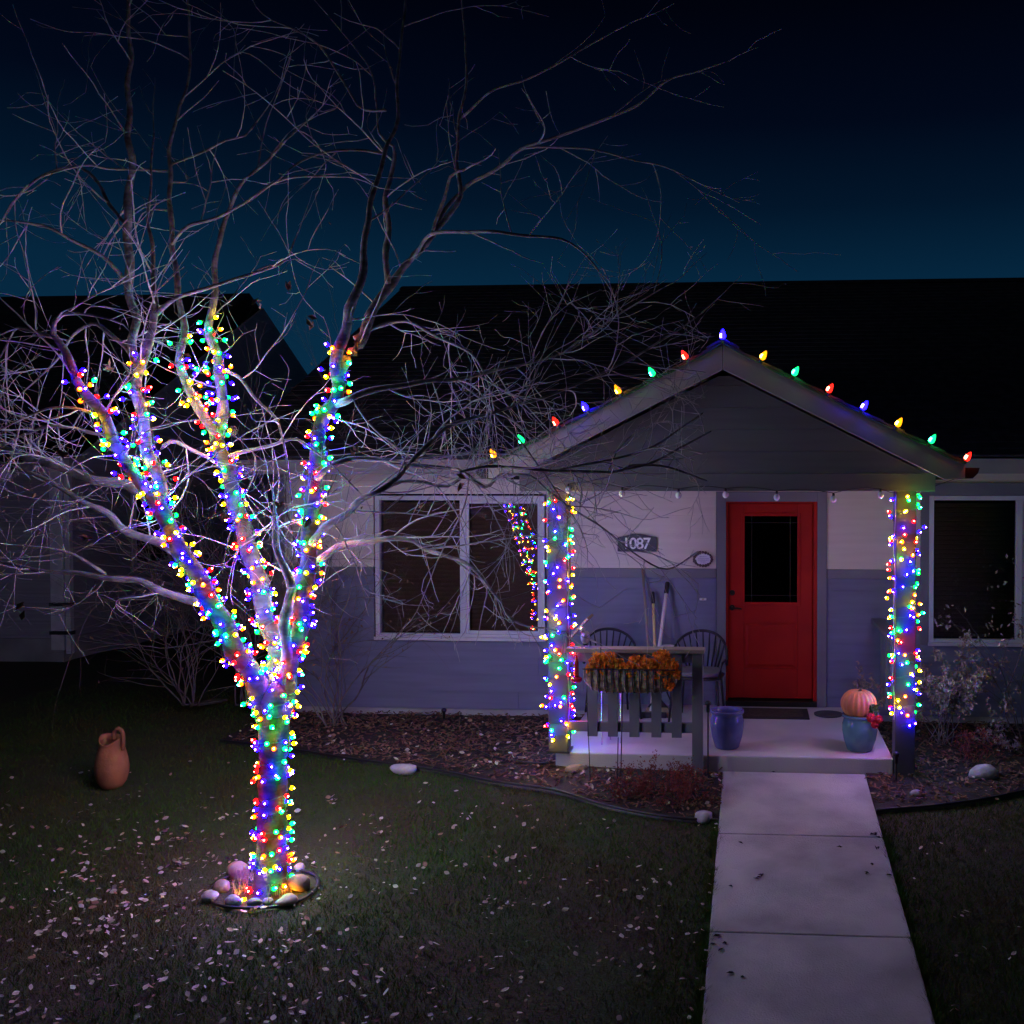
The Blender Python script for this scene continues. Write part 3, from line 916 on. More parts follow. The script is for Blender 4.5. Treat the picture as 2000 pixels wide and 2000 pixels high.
# ------------------------------------------------------------------ the tree
TY = -4.2
def TP(px, py, dt=0.0):
    return P(px, py, TY + dt)
def chain(L, k=1.0):
    return [(TP(a, b, c), d * k / 2 / (2000.0 / (6.72 + c))) for a, b, c, d in L]
tree = thing('bare_tree', G(530, 1742), 'bare pale-barked tree on the lawn wrapped in coloured lights', 'tree')
LIMBS = {
 'trunk': [(528, 1765, 0, 88), (528, 1735, 0, 68), (531, 1690, 0, 57), (531, 1600, 0, 53), (533, 1500, 0, 53), (536, 1440, 0, 56), (537, 1400, 0, 60), (537, 1375, 0, 58), (538, 1352, .02, 46), (538, 1338, .03, 26), (538, 1330, .03, 6)],
 'A': [(535, 1420, 0, 48), (505, 1355, -.02, 46), (462, 1268, -.08, 42), (418, 1188, -.16, 39), (378, 1115, -.22, 37), (345, 1060, -.25, 35), (320, 1010, -.27, 33), (298, 965, -.28, 30)],
 'A1': [(305, 975, 0.224, 26), (262, 955, 0.272, 23), (215, 943, 0.336, 20), (150, 925, 0.416, 18), (85, 905, 0.528, 14), (30, 884, 0.640, 11), (-60, 850, 0.800, 7)],
 'A2': [(300, 970, -.28, 24), (259, 927, -.3, 22), (236, 883, -.32, 21), (215, 845, -.35, 21), (197, 808, -.38, 20), (176, 774, -.42, 19), (155, 741, -.45, 18), (124, 688, -.5, 15), (103, 655, -.55, 13), (106, 630, -.58, 10), (122, 614, -.62, 8), (165, 612, -.7, 6), (215, 625, -.8, 4)],
 'A2b': [(104, 658, 0.440, 9), (84, 651, 0.480, 8), (52, 643, 0.560, 7), (26, 648, 0.640, 5), (0, 700, 0.720, 3)],
 'A3': [(312, 985, -.26, 26), (305, 930, -.2, 24), (292, 888, -.15, 23), (282, 849, -.12, 22), (274, 810, -.1, 21), (269, 772, -.08, 20), (273, 733, -.06, 19), (285, 681, -.03, 17), (298, 642, 0, 15), (304, 609, .02, 13), (300, 552, .06, 9), (299, 500, .1, 8), (290, 430, .14, 6), (296, 330, .2, 4), (300, 260, .24, 3)],
 'A3r': [(303, 615, 0.020, 10), (330, 592, 0.040, 9), (362, 575, 0.096, 8), (427, 554, 0.200, 7), (500, 535, 0.320, 6), (556, 508, 0.400, 4), (575, 470, 0.440, 3)],
 'A3l': [(268, 715, 0.064, 11), (250, 685, 0.128, 10), (233, 666, 0.176, 9), (207, 644, 0.224, 9), (176, 634, 0.272, 8), (145, 653, 0.320, 6), (120, 690, 0.368, 5), (85, 730, 0.400, 4), (40, 770, 0.480, 3)],
 'A4': [(272, 735, -.05, 14), (262, 690, .1, 16), (264, 640, .2, 16), (254, 560, .3, 17), (250, 470, .35, 16), (250, 400, .4, 15), (256, 320, .42, 13), (250, 220, .45, 11), (254, 110, .5, 9), (250, 0, .5, 7), (252, -90, .55, 5)],
 'B': [(538, 1415, .04, 42), (541, 1340, .1, 42), (536, 1265, .14, 38), (528, 1223, .16, 38), (512, 1172, .18, 37), (497, 1107, .2, 35), (481, 1055, .22, 34), (466, 1003, .24, 33), (452, 952, .26, 31), (436, 890, .28, 30), (424, 840, .3, 28)],
 'B1': [(428, 855, .3, 20), (405, 815, .26, 19), (380, 785, .24, 18), (362, 760, .22, 17), (355, 707, .2, 15), (357, 640, .22, 13), (352, 590, .25, 12), (343, 530, .3, 11), (336, 470, .34, 10), (333, 400, .36, 9), (331, 330, .4, 8), (335, 272, .42, 7), (350, 207, .45, 6), (366, 175, .48, 5), (371, 100, .5, 5), (366, 0, .52, 4), (350, -60, .55, 3)],
 'B2': [(428, 850, .3, 24), (430, 810, .34, 22), (434, 746, .38, 20), (425, 707, .42, 19), (412, 655, .46, 16), (414, 603, .5, 14), (420, 552, .54, 12), (423, 490, .58, 10), (446, 414, .64, 8), (465, 370, .68, 7), (503, 329, .74, 6), (555, 280, .8, 5), (600, 236, .85, 3)],
 'C': [(539, 1420, .02, 44), (557, 1350, .06, 40), (576, 1265, .1, 36), (588, 1200, .12, 35), (592, 1148, .12, 36), (603, 1081, .12, 34), (607, 1003, .12, 33), (616, 945, .12, 32), (615, 901, .12, 31), (625, 855, .12, 30), (635, 815, .12, 29), (654, 772, .12, 28), (662, 735, .12, 26)],
 'C1': [(660, 745, .12, 22), (660, 694, .1, 22), (673, 642, .1, 20), (688, 598, .1, 19), (699, 562, .1, 17), (711, 500, .12, 14), (717, 450, .14, 12), (721, 401, .16, 11), (735, 360, .2, 9), (752, 300, .25, 8), (775, 233, .3, 7), (778, 124, .35, 6), (788, 52, .4, 5), (792, -40, .45, 4)],
 'C2': [(660, 745, .12, 24), (680, 704, .2, 22), (704, 664, .3, 21), (724, 624, .38, 20), (741, 578, .45, 18), (766, 552, .5, 16), (800, 515, .56, 14), (847, 453, .64, 12), (880, 415, .7, 10), (898, 385, .74, 9), (898, 344, .76, 8), (891, 308, .78, 7), (898, 235, .8, 6), (912, 145, .84, 5), (909, 94, .86, 4), (901, -20, .9, 3)],
 'C2b': [(847, 453, .64, 8), (862, 405, .6, 7), (880, 344, .56, 6), (910, 330, .5, 5)],
 'C2r': [(840, 462, .64, 9), (898, 372, .8, 8), (950, 345, .7, 7), (981, 322, .66, 7), (1017, 290, .6, 6.5), (1090, 268, .5, 6), (1162, 239, .4, 5.5), (1242, 207, .3, 5), (1307, 156, .2, 4), (1365, 138, .1, 3), (1423, 120, 0, 2)],
 'C2h': [(800, 512, 0.560, 8), (836, 463, 0.400, 7), (900, 452, 0.200, 7), (959, 453, 0.000, 6.5), (1017, 460, 0.160, 6), (1097, 466, 0.320, 5), (1141, 496, 0.400, 3.5), (1180, 545, 0.440, 2.5)],
 'C3': [(754, 555, .45, 12), (757, 490, .5, 13), (755, 420, .52, 12), (760, 350, .55, 9), (772, 300, .55, 8), (770, 285, .56, 7), (740, 262, .5, 5), (735, 200, .48, 4), (720, 130, .45, 3), (640, 30, .4, 2)],
 'D': [(552, 1330, 0.032, 24), (560, 1260, 0.032, 22), (560, 1190, 0.024, 21), (567, 1146, 0.040, 20), (598, 1115, 0.240, 16), (636, 1086, 0.304, 14), (662, 1068, 0.352, 13), (714, 1056, 0.400, 12), (766, 1050, 0.448, 11), (810, 1059, 0.480, 10), (831, 1076, 0.496, 9), (872, 1086, 0.480, 8), (909, 1097, 0.440, 7), (942, 1133, 0.400, 6), (981, 1179, 0.360, 5), (988, 1200, 0.336, 5), (1002, 1212, 0.320, 5), (1030, 1223, 0.288, 4), (1064, 1226, 0.240, 3)],
 'D2': [(566, 1150, -.05, 17), (548, 1081, -.03, 14), (536, 1029, -.02, 12), (533, 1000, -.02, 10)],
 'E1': [(345, 1078, 0.200, 22), (310, 1062, 0.240, 18), (268, 1043, 0.304, 16), (233, 1024, 0.352, 15), (195, 998, 0.400, 13), (160, 978, 0.448, 11), (109, 946, 0.528, 9), (60, 925, 0.600, 7), (10, 905, 0.680, 5)],
 'E2': [(398, 1178, 0.160, 20), (367, 1170, 0.208, 17), (323, 1156, 0.272, 15), (272, 1138, 0.336, 13), (220, 1128, 0.400, 12), (168, 1122, 0.464, 10), (103, 1117, 0.528, 8), (52, 1108, 0.592, 7), (0, 1098, 0.680, 5), (-60, 1080, 0.760, 3)],
 'E2b': [(205, 1124, 0.416, 7), (176, 1102, 0.400, 7), (145, 1081, 0.384, 6), (110, 1072, 0.368, 5), (78, 1068, 0.352, 4), (0, 1064, 0.320, 3)],
 'F': [(606, 1062, .1, 18), (640, 1025, .0, 15), (672, 1004, -.1, 14), (714, 975, -.2, 13), (738, 960, -.26, 12), (785, 920, -.2, 10), (829, 876, -.1, 9), (870, 838, 0, 8), (920, 816, .1, 7), (1010, 790, .2, 5), (1040, 742, .25, 4), (1062, 690, .3, 2)],
 'F2': [(736, 962, 0.208, 10), (785, 942, 0.288, 9), (831, 941, 0.352, 8), (872, 948, 0.400, 7), (930, 915, 0.400, 5), (1000, 880, 0.360, 4), (1050, 852, 0.320, 3)],
 'F3': [(618, 930, 0.100, 14), (660, 905, 0.000, 12), (700, 898, 0.080, 11), (765, 901, 0.176, 10), (829, 910, 0.256, 9), (897, 921, 0.320, 8), (946, 952, 0.368, 7), (980, 926, 0.368, 6), (1036, 931, 0.336, 5), (1068, 957, 0.304, 4), (1110, 988, 0.240, 4), (1160, 1019, 0.160, 3.5), (1205, 1055, 0.080, 3.5), (1243, 1083, 0.000, 3), (1287, 1109, 0.100, 3), (1318, 1108, 0.150, 3), (1346, 1090, 0.200, 2.5)],
 'F4': [(897, 921, -.4, 6), (950, 912, -.3, 6), (1000, 914, -.15, 6), (1080, 918, 0, 6), (1197, 923, .2, 5), (1233, 908, .3, 5), (1287, 910, .4, 5), (1334, 923, .5, 4), (1380, 939, .6, 3)],
 'F5': [(1090, 918, 0, 4.5), (1171, 903, .1, 4.5), (1233, 887, .2, 4.5), (1280, 869, .3, 4), (1318, 846, .4, 3.5), (1372, 806, .5, 2.5)],
 'F6': [(1197, 922, .2, 5), (1250, 912, .25, 5), (1282, 900, .3, 4.5), (1340, 868, .4, 4), (1388, 842, .45, 3)],
 'H': [(652, 788, 0.120, 16), (690, 780, 0.000, 14), (752, 756, 0.096, 12), (829, 745, 0.200, 10), (891, 744, 0.280, 8.5), (933, 732, 0.320, 8), (987, 717, 0.368, 6), (1040, 708, 0.400, 5), (1100, 690, 0.400, 4), (1150, 660, 0.400, 2.5)],
 'H2': [(690, 660, .3, 10), (730, 640, .4, 9), (790, 628, .5, 8), (860, 660, .6, 7), (920, 690, .7, 5), (950, 740, .75, 4), (965, 800, .8, 3)],
 'H3': [(896, 745, 0.280, 6), (950, 790, 0.240, 5), (985, 830, 0.160, 4), (1030, 880, 0.080, 3.5), (1080, 950, 0.000, 3), (1120, 1010, 0.100, 2.5)],
 'H4': [(1015, 788, .2, 6), (1090, 768, .3, 6), (1160, 735, .45, 5.5), (1235, 700, .55, 5), (1300, 660, .6, 4.5), (1370, 612, .7, 3)],
 'H5': [(1100, 690, 0.400, 4), (1170, 640, 0.320, 4), (1230, 600, 0.240, 3.5), (1300, 560, 0.160, 2)],
 'K': [(300, 900, 0.160, 10), (330, 860, 0.240, 9), (380, 880, 0.320, 8), (420, 905, 0.400, 6), (470, 960, 0.480, 4), (500, 1010, 0.520, 3)],
 'L': [(436, 900, .28, 10), (480, 880, .2, 8), (530, 870, .1, 7), (580, 860, .0, 5), (640, 900, -.1, 4), (700, 960, -.2, 3)],
 'N': [(425, 720, .42, 8), (470, 740, .3, 7), (510, 790, .2, 6), (545, 830, .1, 5), (560, 900, 0, 4), (570, 980, -.1, 3)],
 'O': [(215, 850, 0.280, 9), (150, 838, 0.360, 8), (90, 835, 0.440, 7), (40, 850, 0.520, 5), (5, 870, 0.560, 4)],
 'O2': [(200, 815, -.38, 7), (140, 795, -.3, 6), (90, 800, -.25, 5), (40, 820, -.2, 4), (-10, 845, -.2, 3)],
 'Q': [(254, 560, .3, 9), (200, 500, .2, 8), (140, 470, .1, 7), (80, 440, 0, 5), (10, 430, -.1, 3)],
 'Q2': [(250, 450, .4, 8), (215, 400, .5, 7), (165, 330, .6, 6), (90, 340, .7, 5), (40, 380, .8, 4), (5, 430, .9, 3)],
 'Q3': [(333, 480, .34, 7), (370, 440, .3, 7), (440, 420, .2, 6), (530, 360, .1, 5), (600, 345, .05, 4), (680, 345, 0, 2.5)],
 'Q4': [(331, 335, .4, 6), (280, 330, .3, 5), (210, 330, .2, 4.5), (160, 324, .1, 4.5), (70, 350, 0, 4), (20, 400, -.1, 3)],
 'Q5': [(334, 320, .4, 5), (390, 300, .45, 4.5), (440, 275, .5, 4), (480, 265, .55, 3.5), (500, 240, .6, 3)],
 'S': [(745, 300, .3, 6), (700, 292, .2, 5), (640, 296, .1, 4.5), (590, 315, 0, 4), (545, 350, -.1, 3)],
 'S2': [(752, 215, .35, 6), (700, 205, .4, 5), (640, 110, .45, 4), (600, 70, .5, 3.5), (530, 40, .5, 2.5)],
 'S3': [(900, 230, .8, 5), (960, 180, .7, 4.5), (1060, 140, .6, 4), (1200, 60, .5, 3)],
 'S4': [(1017, 290, .6, 4.5), (1080, 288, .5, 4), (1150, 290, .4, 4), (1230, 312, .3, 3.5), (1290, 322, .2, 3), (1350, 350, .1, 2)],
}
PATHS = {}
SIDES = {'trunk': 18, 'A': 14, 'B': 14, 'C': 14}
for k, L in LIMBS.items():
    p = smooth_path(chain(L, 0.9 if k in ('A', 'B', 'C') else 1.0), 0.05)
    # knobbly growth: small sideways wander and swelling
    q = []
    ph = R.uniform(0, 6)
    for i, (v, r) in enumerate(p):
        wv = min(r * 0.5, 0.012)
        q.append((v + Vector((math.sin(i * 0.9 + ph), math.cos(i * 0.7 + ph), math.sin(i * 0.53 + 2 * ph))) * wv * (0 if k in ('trunk',) else 1), max(r, 0.0026) * (1 + 0.06 * math.sin(i * 1.3 + ph))))
    PATHS[k] = q
    mb = MB()
    n = SIDES.get(k, 9 if L[0][3] > 12 else 6)
    mb.tube([a for a, r in q], [r for a, r in q], n)
    rj = random.Random(len(k) * 31 + len(L))
    if q[0][1] > 0.02:
        for i, v in enumerate(mb.v):
            ctr, rr_ = q[min(i // n, len(q) - 1)]
            f = 1 + rj.uniform(-.07, .07)
            mb.v[i] = tuple(ctr + (Vector(v) - ctr) * f)
    if k == 'trunk':
        # root flare
        for i, v in enumerate(mb.v):
            if v[2] < -0.2:
                a = math.atan2(v[1] - q[0][0].y, v[0] - q[0][0].x)
                s = 1 + 0.10 * math.sin(5 * a + 1) * min(1, (-0.2 - v[2]) * 8)
                mb.v[i] = (q[0][0].x + (v[0] - q[0][0].x) * s, q[0][0].y + (v[1] - q[0][0].y) * s, v[2])
    mb.build('trunk' if k == 'trunk' else 'limb', 'bark_dark' if k in ('trunk', 'A', 'B', 'C') else 'bark', tree, smooth=True)

TW = random.Random(42)
twm = MB()
def grow(p, d, L, r0, level):
    n = max(3, int(L / 0.07))
    pts, rad = [p.copy()], [r0]
    st = L / n
    bend = Vector((TW.gauss(0, 1), TW.gauss(0, 1), TW.gauss(0, 0.6))) * 0.055
    droop = TW.uniform(-0.05, 0.085)
    kink = 0.085 if level == 1 else 0.125
    kids = []
    side = TW.choice((-1, 1))
    for i in range(n):
        t = i / n
        d = d + bend + Vector((TW.gauss(0, kink), TW.gauss(0, kink), TW.gauss(0, kink)))
        d.z += -droop if t < 0.65 else droop * 1.3 + 0.03
        d.normalize()
        p = p + d * st
        if p.y > -2.62:
            p.y = -2.62 - 0.02 * TW.random()
        if (p.x > -0.33 and p.z < 3.4) or (p.z < 1.12 and p.x > -2.35) or p.z < gz(p.y) + 0.25:
            break
        pts.append(p.copy())
        rad.append(r0 + (max(0.0015, r0 * 0.3) - r0) * (i + 1) / n)
        if level < 3 and i > 0:
            pr = (0.58 if level == 1 else 0.30) * (0.62 if p.z > 3.5 else 1.0)
            if TW.random() < pr:
                ax = d.cross(Vector((TW.gauss(0, 1), TW.gauss(0, 1), TW.gauss(0, 1)))).normalized()
                ang = math.radians(TW.uniform(28, 68)) * side
                side = -side
                kids.append((p.copy(), Quaternion(ax, ang) @ d, rad[-1], t))
    if len(pts) < 2:
        return
    twm.tube(pts, rad, 4 if level == 1 else 3, cap=False)
    for kp, kd, kr, t in kids:
        if level == 1:
            grow(kp, kd, TW.uniform(0.16, 0.55) * (1.15 - 0.5 * t), min(kr * 0.8, 0.0042), 2)
        else:
            grow(kp, kd, TW.uniform(0.06, 0.22), min(kr * 0.8, 0.0027), 3)

# how thickly each limb sets twigs
DENS = {'trunk': 0, 'A': .10, 'B': .15, 'C': .2, 'A4': .8, 'B1': .8, 'C1': .8, 'D': .9, 'F3': 1.35, 'F4': 1.3, 'F': 1.4, 'F2': 1.5, 'H': 1.5, 'H2': 1.4, 'H3': 1.3, 'H4': 1.0, 'A1': 1.5, 'E1': 1.4, 'E2': 1.0, 'O': 1.5, 'O2': 1.5, 'A2b': 1.4, 'A3l': 1.3, 'C2h': 1.2, 'C2r': .7}
for k, q in PATHS.items():
    dens = DENS.get(k, 1.0)
    if dens == 0:
        continue
    acc = 0.0
    n = len(q)
    for i in range(2, n):
        acc += (q[i][0] - q[i - 1][0]).length * dens * (0.35 + 0.65 * i / n)
        if acc > 0.105:
            acc = TW.uniform(-0.05, 0.02)
            d = (q[i][0] - q[i - 1][0]).normalized()
            ax = d.cross(Vector((TW.gauss(0, 1), TW.gauss(0, 1), TW.gauss(0, 1)))).normalized()
            nd = Quaternion(ax, math.radians(TW.uniform(30, 75))) @ d
            r = min(q[i][1] * 0.6, 0.0068)
            hi = q[i][0].z > 3.6
            if hi and TW.random() < 0.5:
                continue
            grow(q[i][0].copy(), nd, TW.uniform(0.4, 1.15), max(r, 0.0036), 1)
    if q[-1][1] < 0.02:
        d = (q[-1][0] - q[-3][0]).normalized()
        grow(q[-1][0].copy(), d, TW.uniform(0.2, 0.5), q[-1][1], 1)
tw = twm.build('twigs', 'twig', tree, smooth=True, raw=True)
tw['kind'] = 'stuff'

# a few shrivelled leaves still hanging
def leaf_quad(m, p, L, W, n, a, curl):
    n = n.normalized()
    u = n.orthogonal().normalized()
    u = Quaternion(n, a) @ u
    s = n.cross(u)
    b = len(m.v)
    c = [p - u * L * .5, p - u * L * .08 + s * W * .5 + n * curl, p + u * L * .5 + n * curl * 0.6, p - u * L * .08 - s * W * .5 + n * curl, p - u * L * .05]
    m.v += [tuple(x) for x in c]
    m.f += [(b, b + 1, b + 4), (b + 1, b + 2, b + 4), (b + 2, b + 3, b + 4), (b + 3, b, b + 4)]
m = MB()
for px, py, dt in ((610, 625, -.1), (48, 1185, -.7), (545, 985, -.1), (600, 1020, -.2), (165, 1055, -.5), (440, 1010, -.3), (120, 880, -.6), (505, 600, 0), (700, 880, -.2), (360, 700, .1), (900, 940, -.4), (210, 720, -.3), (560, 560, .1), (455, 840, .1), (640, 870, 0)):
    p = TP(px, py, dt)
    for _ in range(3):
        leaf_quad(m, p + Vector((R.gauss(0, .012), R.gauss(0, .012), R.gauss(0, .02))), 0.07, 0.035, Vector((R.gauss(0, 1), -1, R.gauss(0, .3))), R.uniform(0, 6), 0.014)
q = m.build('withered_leaves', 'leaf_brown', tree, raw=True)
q['kind'] = 'stuff'

# ------------------------------------------------------------------ strings of small coloured lamps
BULB = {}
for k in LED:
    m = MB()
    m.lathe((0, 0, 0), [(0.0050, -0.016), (0.0062, -0.014), (0.0066, 0.0)], 7)
    nf0 = len(m.f)
    m.lathe((0, 0, 0), [(0.0060, 0.0002), (0.0132, 0.007), (0.0140, 0.013), (0.0092, 0.0235)], 9)
    nf1 = len(m.f)
    m.lathe((0, 0, 0), [(0.0054, 0.0238), (0.0050, 0.027), (0.0025, 0.030)], 6)
    me = m.mesh('bulb_' + k, False)
    for mt in ('wire_green', 'cap_' + k, 'led_' + k):
        me.materials.append(M[mt])
    for q in me.polygons:
        q.material_index = 0 if q.index < nf0 else (1 if q.index < nf1 else 2)
    BULB[k] = me
ORDER = ['blue', 'green', 'yellow', 'blue', 'red', 'orange', 'blue', 'green', 'yellow', 'blue', 'orange', 'red', 'blue', 'green']
LB = random.Random(5)

def set_bulb(me, at, out, parent, name='bulb'):
    o = bpy.data.objects.new(name, me)
    col.objects.link(o)
    o.parent = parent
    o.matrix_parent_inverse = Matrix.Translation(-BASE[parent.name])
    o.location = at
    o.rotation_mode = 'QUATERNION'
    o.rotation_quaternion = Vector((0, 0, 1)).rotation_difference(out.normalized())
    return o

def wind(path, i0, i1, pitch, spacing, parent, square=None, out=(0.008, 0.02)):
    """wire wound round a path, a lamp every `spacing` along the wire"""
    seg = path[i0:i1]
    pts, outs = [], []
    a = LB.uniform(0, 6)
    for (p, r), (q, r2) in zip(seg, seg[1:]):
        d = (q - p)
        L = d.length
        d.normalize()
        ref = Vector((0, -1, 0)) if abs(d.y) < 0.9 else Vector((1, 0, 0))
        u = (ref - d * ref.dot(d)).normalized()
        v = d.cross(u)
        n = max(1, int(L / pitch * 2 * math.pi / 0.35))
        for j in range(n):
            t = j / n
            rr = r + (r2 - r) * t
            o = u * math.cos(a) + v * math.sin(a)
            if square:
                k = min(square / max(abs(math.cos(a)), abs(math.sin(a))), square * 1.3)
            else:
                k = rr
            pts.append(p + (q - p) * t + o * (k + 0.004) + d * 0.03 * math.sin(a * 0.37 + 1))
            outs.append(o)
            a += L / pitch * 2 * math.pi / n * (1 + 0.22 * math.sin(len(pts) * 0.09 + 2))
    MB().tube(pts, 0.003, 4, cap=False).build('wire', 'wire_green', parent, raw=True)
    acc = 0
    nb_ = 0
    for i in range(1, len(pts)):
        acc += (pts[i] - pts[i - 1]).length
        if acc > spacing:
            acc = LB.uniform(-0.6, 0.45) * spacing
            c = ORDER[(nb_ + LB.choice((0, 0, 0, 1, 5))) % len(ORDER)]
            nb_ += 1
            o = (outs[i] + Vector((LB.gauss(0, .35), LB.gauss(0, .35), LB.gauss(0, .45)))).normalized()
            set_bulb(BULB[c], pts[i] + outs[i] * LB.uniform(*out), o, parent)
    return nb_

def idx(path, py_z):
    return min(range(len(path)), key=lambda i: abs(path[i][0].z - py_z))

cnt = []
grp = 'light strings wound on the tree'
s = thing('light_string', PATHS['trunk'][0][0], 'coloured light string wound round the trunk of the tree', 'string lights', grp)
cnt.append(wind(PATHS['trunk'], 1, len(PATHS['trunk']) - 2, 0.074, 0.056, s))
s = thing('light_string', PATHS['A'][4][0], 'coloured light string on the low limb leaning towards the dark neighbouring house', 'string lights', grp)
cnt.append(wind(PATHS['A'], 3, len(PATHS['A']), 0.066, 0.053, s))
s = thing('light_string', PATHS['A2'][0][0], 'coloured light string on the outermost forked branch above the low limb', 'string lights', grp)
cnt.append(wind(PATHS['A2'], 1, int(len(PATHS['A2']) * .52), 0.068, 0.062, s, out=(0.008, 0.045)))
s = thing('light_string', PATHS['A3'][0][0], 'coloured light string on the upright fork above the low limb', 'string lights', grp)
cnt.append(wind(PATHS['A3'], 1, int(len(PATHS['A3']) * .40), 0.07, 0.064, s, out=(0.008, 0.04)))
s = thing('light_string', PATHS['B'][4][0], 'coloured light string winding up the middle limb of the tree', 'string lights', grp)
cnt.append(wind(PATHS['B'], 3, len(PATHS['B']), 0.066, 0.053, s))
s = thing('light_string', PATHS['B2'][0][0], 'coloured light string at the top of the middle limb, spanning its two forks', 'string lights', grp)
n2 = int(len(PATHS['B2']) * .36)
cnt.append(wind(PATHS['B2'], 1, n2, 0.066, 0.058, s, out=(0.008, 0.04)))
cnt.append(wind(PATHS['B1'], 1, int(len(PATHS['B1']) * .25), 0.08, 0.066, s, out=(0.008, 0.04)))
# the string is thrown back and forth between the two forks
pa, pb_ = PATHS['B1'][6][0], PATHS['B2'][5][0]
for k in range(4):
    f = k / 3
    ia, ib = PATHS['B1'][int(5 + f * 5)][0], PATHS['B2'][int(4 + f * 4)][0]
    pts = [ia.lerp(ib, t / 8) - Vector((0, 0.02, 0.04 * math.sin(math.pi * t / 8))) for t in range(9)]
    MB().tube(pts, 0.0022, 3, cap=False).build('wire', 'wire_green', s, raw=True)
    for t in (2, 4, 6):
        set_bulb(BULB[ORDER[(k * 3 + t) % 14]], pts[t], Vector((LB.gauss(0, .4), -1, LB.gauss(0, .5))), s)
s = thing('light_string', PATHS['C'][4][0], 'coloured light string winding up the limb nearest the house window', 'string lights', grp)
cnt.append(wind(PATHS['C'], 3, len(PATHS['C']), 0.066, 0.053, s))
s = thing('light_string', PATHS['C1'][0][0], 'short coloured light string end on the upper fork nearest the porch', 'string lights', grp)
cnt.append(wind(PATHS['C1'], 0, 5, 0.065, 0.065, s, out=(0.008, 0.045)))

# porch posts
for x, z0, lab in ((LPX, 0.06, 'coloured light string wound round the porch post beside the window'), (RPX, 0.20, 'coloured light string wound round the porch post beside the leafy shrub')):
    pth = [(Vector((x, PY, 2.25 - 0.05 * i)), 0.09) for i in range(int((2.25 - z0) / 0.05))]
    s = thing('light_string', (x, PY, z0), lab, 'string lights', 'light strings on the porch posts')
    cnt.append(wind(pth, 0, len(pth), 0.125, 0.09, s, square=0.088, out=(0.008, 0.022)))
    for i in range(26):
        zz = z0 + 0.05 + (2.15 - z0) * (i + LB.uniform(0.1, 0.9)) / 26
        at = Vector((x + LB.choice((-1, 1)) * LB.uniform(0.005, 0.07), PY - 0.099, zz))
        set_bulb(BULB[ORDER[(i * 5 + LB.choice((0, 1, 2))) % len(ORDER)]], at, Vector((LB.gauss(0, .4), -1, LB.gauss(0, .4))), s)
    # the drop of wire that runs straight down the edge
    xe = x + (0.098 if x < 0 else -0.098)
    pts = [Vector((xe + 0.008 * math.sin(i * 0.7), PY - 0.098, 2.2 - i * 0.06)) for i in range(int((2.15 - z0) / 0.06))]
    MB().tube(pts, 0.0026, 4, cap=False).build('wire', 'wire_white', s, raw=True)
    for i in range(2, len(pts) - 1, 4):
        side = -1 if x > 0 else 1
        set_bulb(BULB[LB.choice(['orange', 'yellow', 'red', 'yellow', 'blue'])], pts[i] + Vector((side * LB.uniform(0.0, .05), -.01, 0)), Vector((side, -0.6, LB.gauss(0, .4))), s)
    # some lamps spring away from the post on the other side
    for i in range(4, len(pts) - 1, 2):
        side = 1 if x > 0 else -1
        if LB.random() < 0.25:
            set_bulb(BULB[LB.choice(ORDER)], Vector((x + side * LB.uniform(.10, .15), PY - LB.uniform(-0.05, .1), pts[i].z)), Vector((side, -.5, 0)), s)
print('lamps', cnt, sum(cnt))

# big bulbs along the porch roofline
CN = {}
for k in CNINE:
    prof = [(0.011, 0.0), (0.022, 0.010), (0.0250, 0.024), (0.0215, 0.044), (0.013, 0.066), (0.003, 0.080)]
    me = MB().lathe((0, 0, 0), prof, 10).mesh('big_bulb_' + k, False)
    me.materials.append(M['cncap_' + k])
    me.materials.append(M['cnine_' + k])
    for q in me.polygons:
        z = q.center.z
        a_ = math.atan2(q.center.y, q.center.x)
        q.material_index = 1 if 0.012 < z < 0.052 and int((a_ + math.pi) / (2 * math.pi) * 9.99) % 5 in (0, 1) else 0
    CN[k] = me
sock = MB().lathe((0, 0, -0.026), [(0.013, 0), (0.014, 0.004), (0.0135, 0.0255)], 10).mesh('socket', True)
sock.materials.append(M['wire_green'])
s = thing('roofline_light_string', (GA[0], BY, GA[1]), 'string of large cone-shaped coloured bulbs along the porch gable', 'string lights')
ROOF_B = [(970, 892, 'yellow'), (1024, 856, 'green'), (1091, 828, 'red'), (1148, 798, 'blue'), (1212, 768, 'yellow'), (1278, 735, 'green'), (1342, 698, 'red'),
          (1412, 664, 'blue'), (1487, 694, 'yellow'), (1549, 727, 'green'), (1616, 757, 'red'), (1683, 790, 'blue'), (1750, 822, 'yellow'), (1815, 853, 'green'), (1884, 884, 'red')]
wpts = []
for px, py, c in ROOF_B:
    x = X(px, BY - 0.02, py)
    x = min(max(x, GA[0] - GHW + 0.005), GA[0] + GHW - 0.005)
    zr = gzr(x) + 0.020
    sgn = 0 if abs(x - GA[0]) < 0.05 else (1 if x > GA[0] else -1)
    n = Vector((sgn * 0.50, -0.12, 0.86)).normalized()
    if sgn == 0:
        zr += 0.012
    at = Vector((x, BY - 0.06, zr))
    b = set_bulb(CN[c], at, n, s, 'bulb')
    k = set_bulb(sock, at, n, s, 'socket')
    wpts.append(at - n * 0.028)
dense = []
for a, b in zip(wpts, wpts[1:]):
    for j in range(6):
        t = j / 6
        dense.append(a.lerp(b, t) - Vector((0, 0, 0.012 * math.sin(math.pi * t))))
dense.append(wpts[-1])
MB().tube(dense, 0.006, 5, cap=False).build('wire', 'wire_green', s, raw=True)

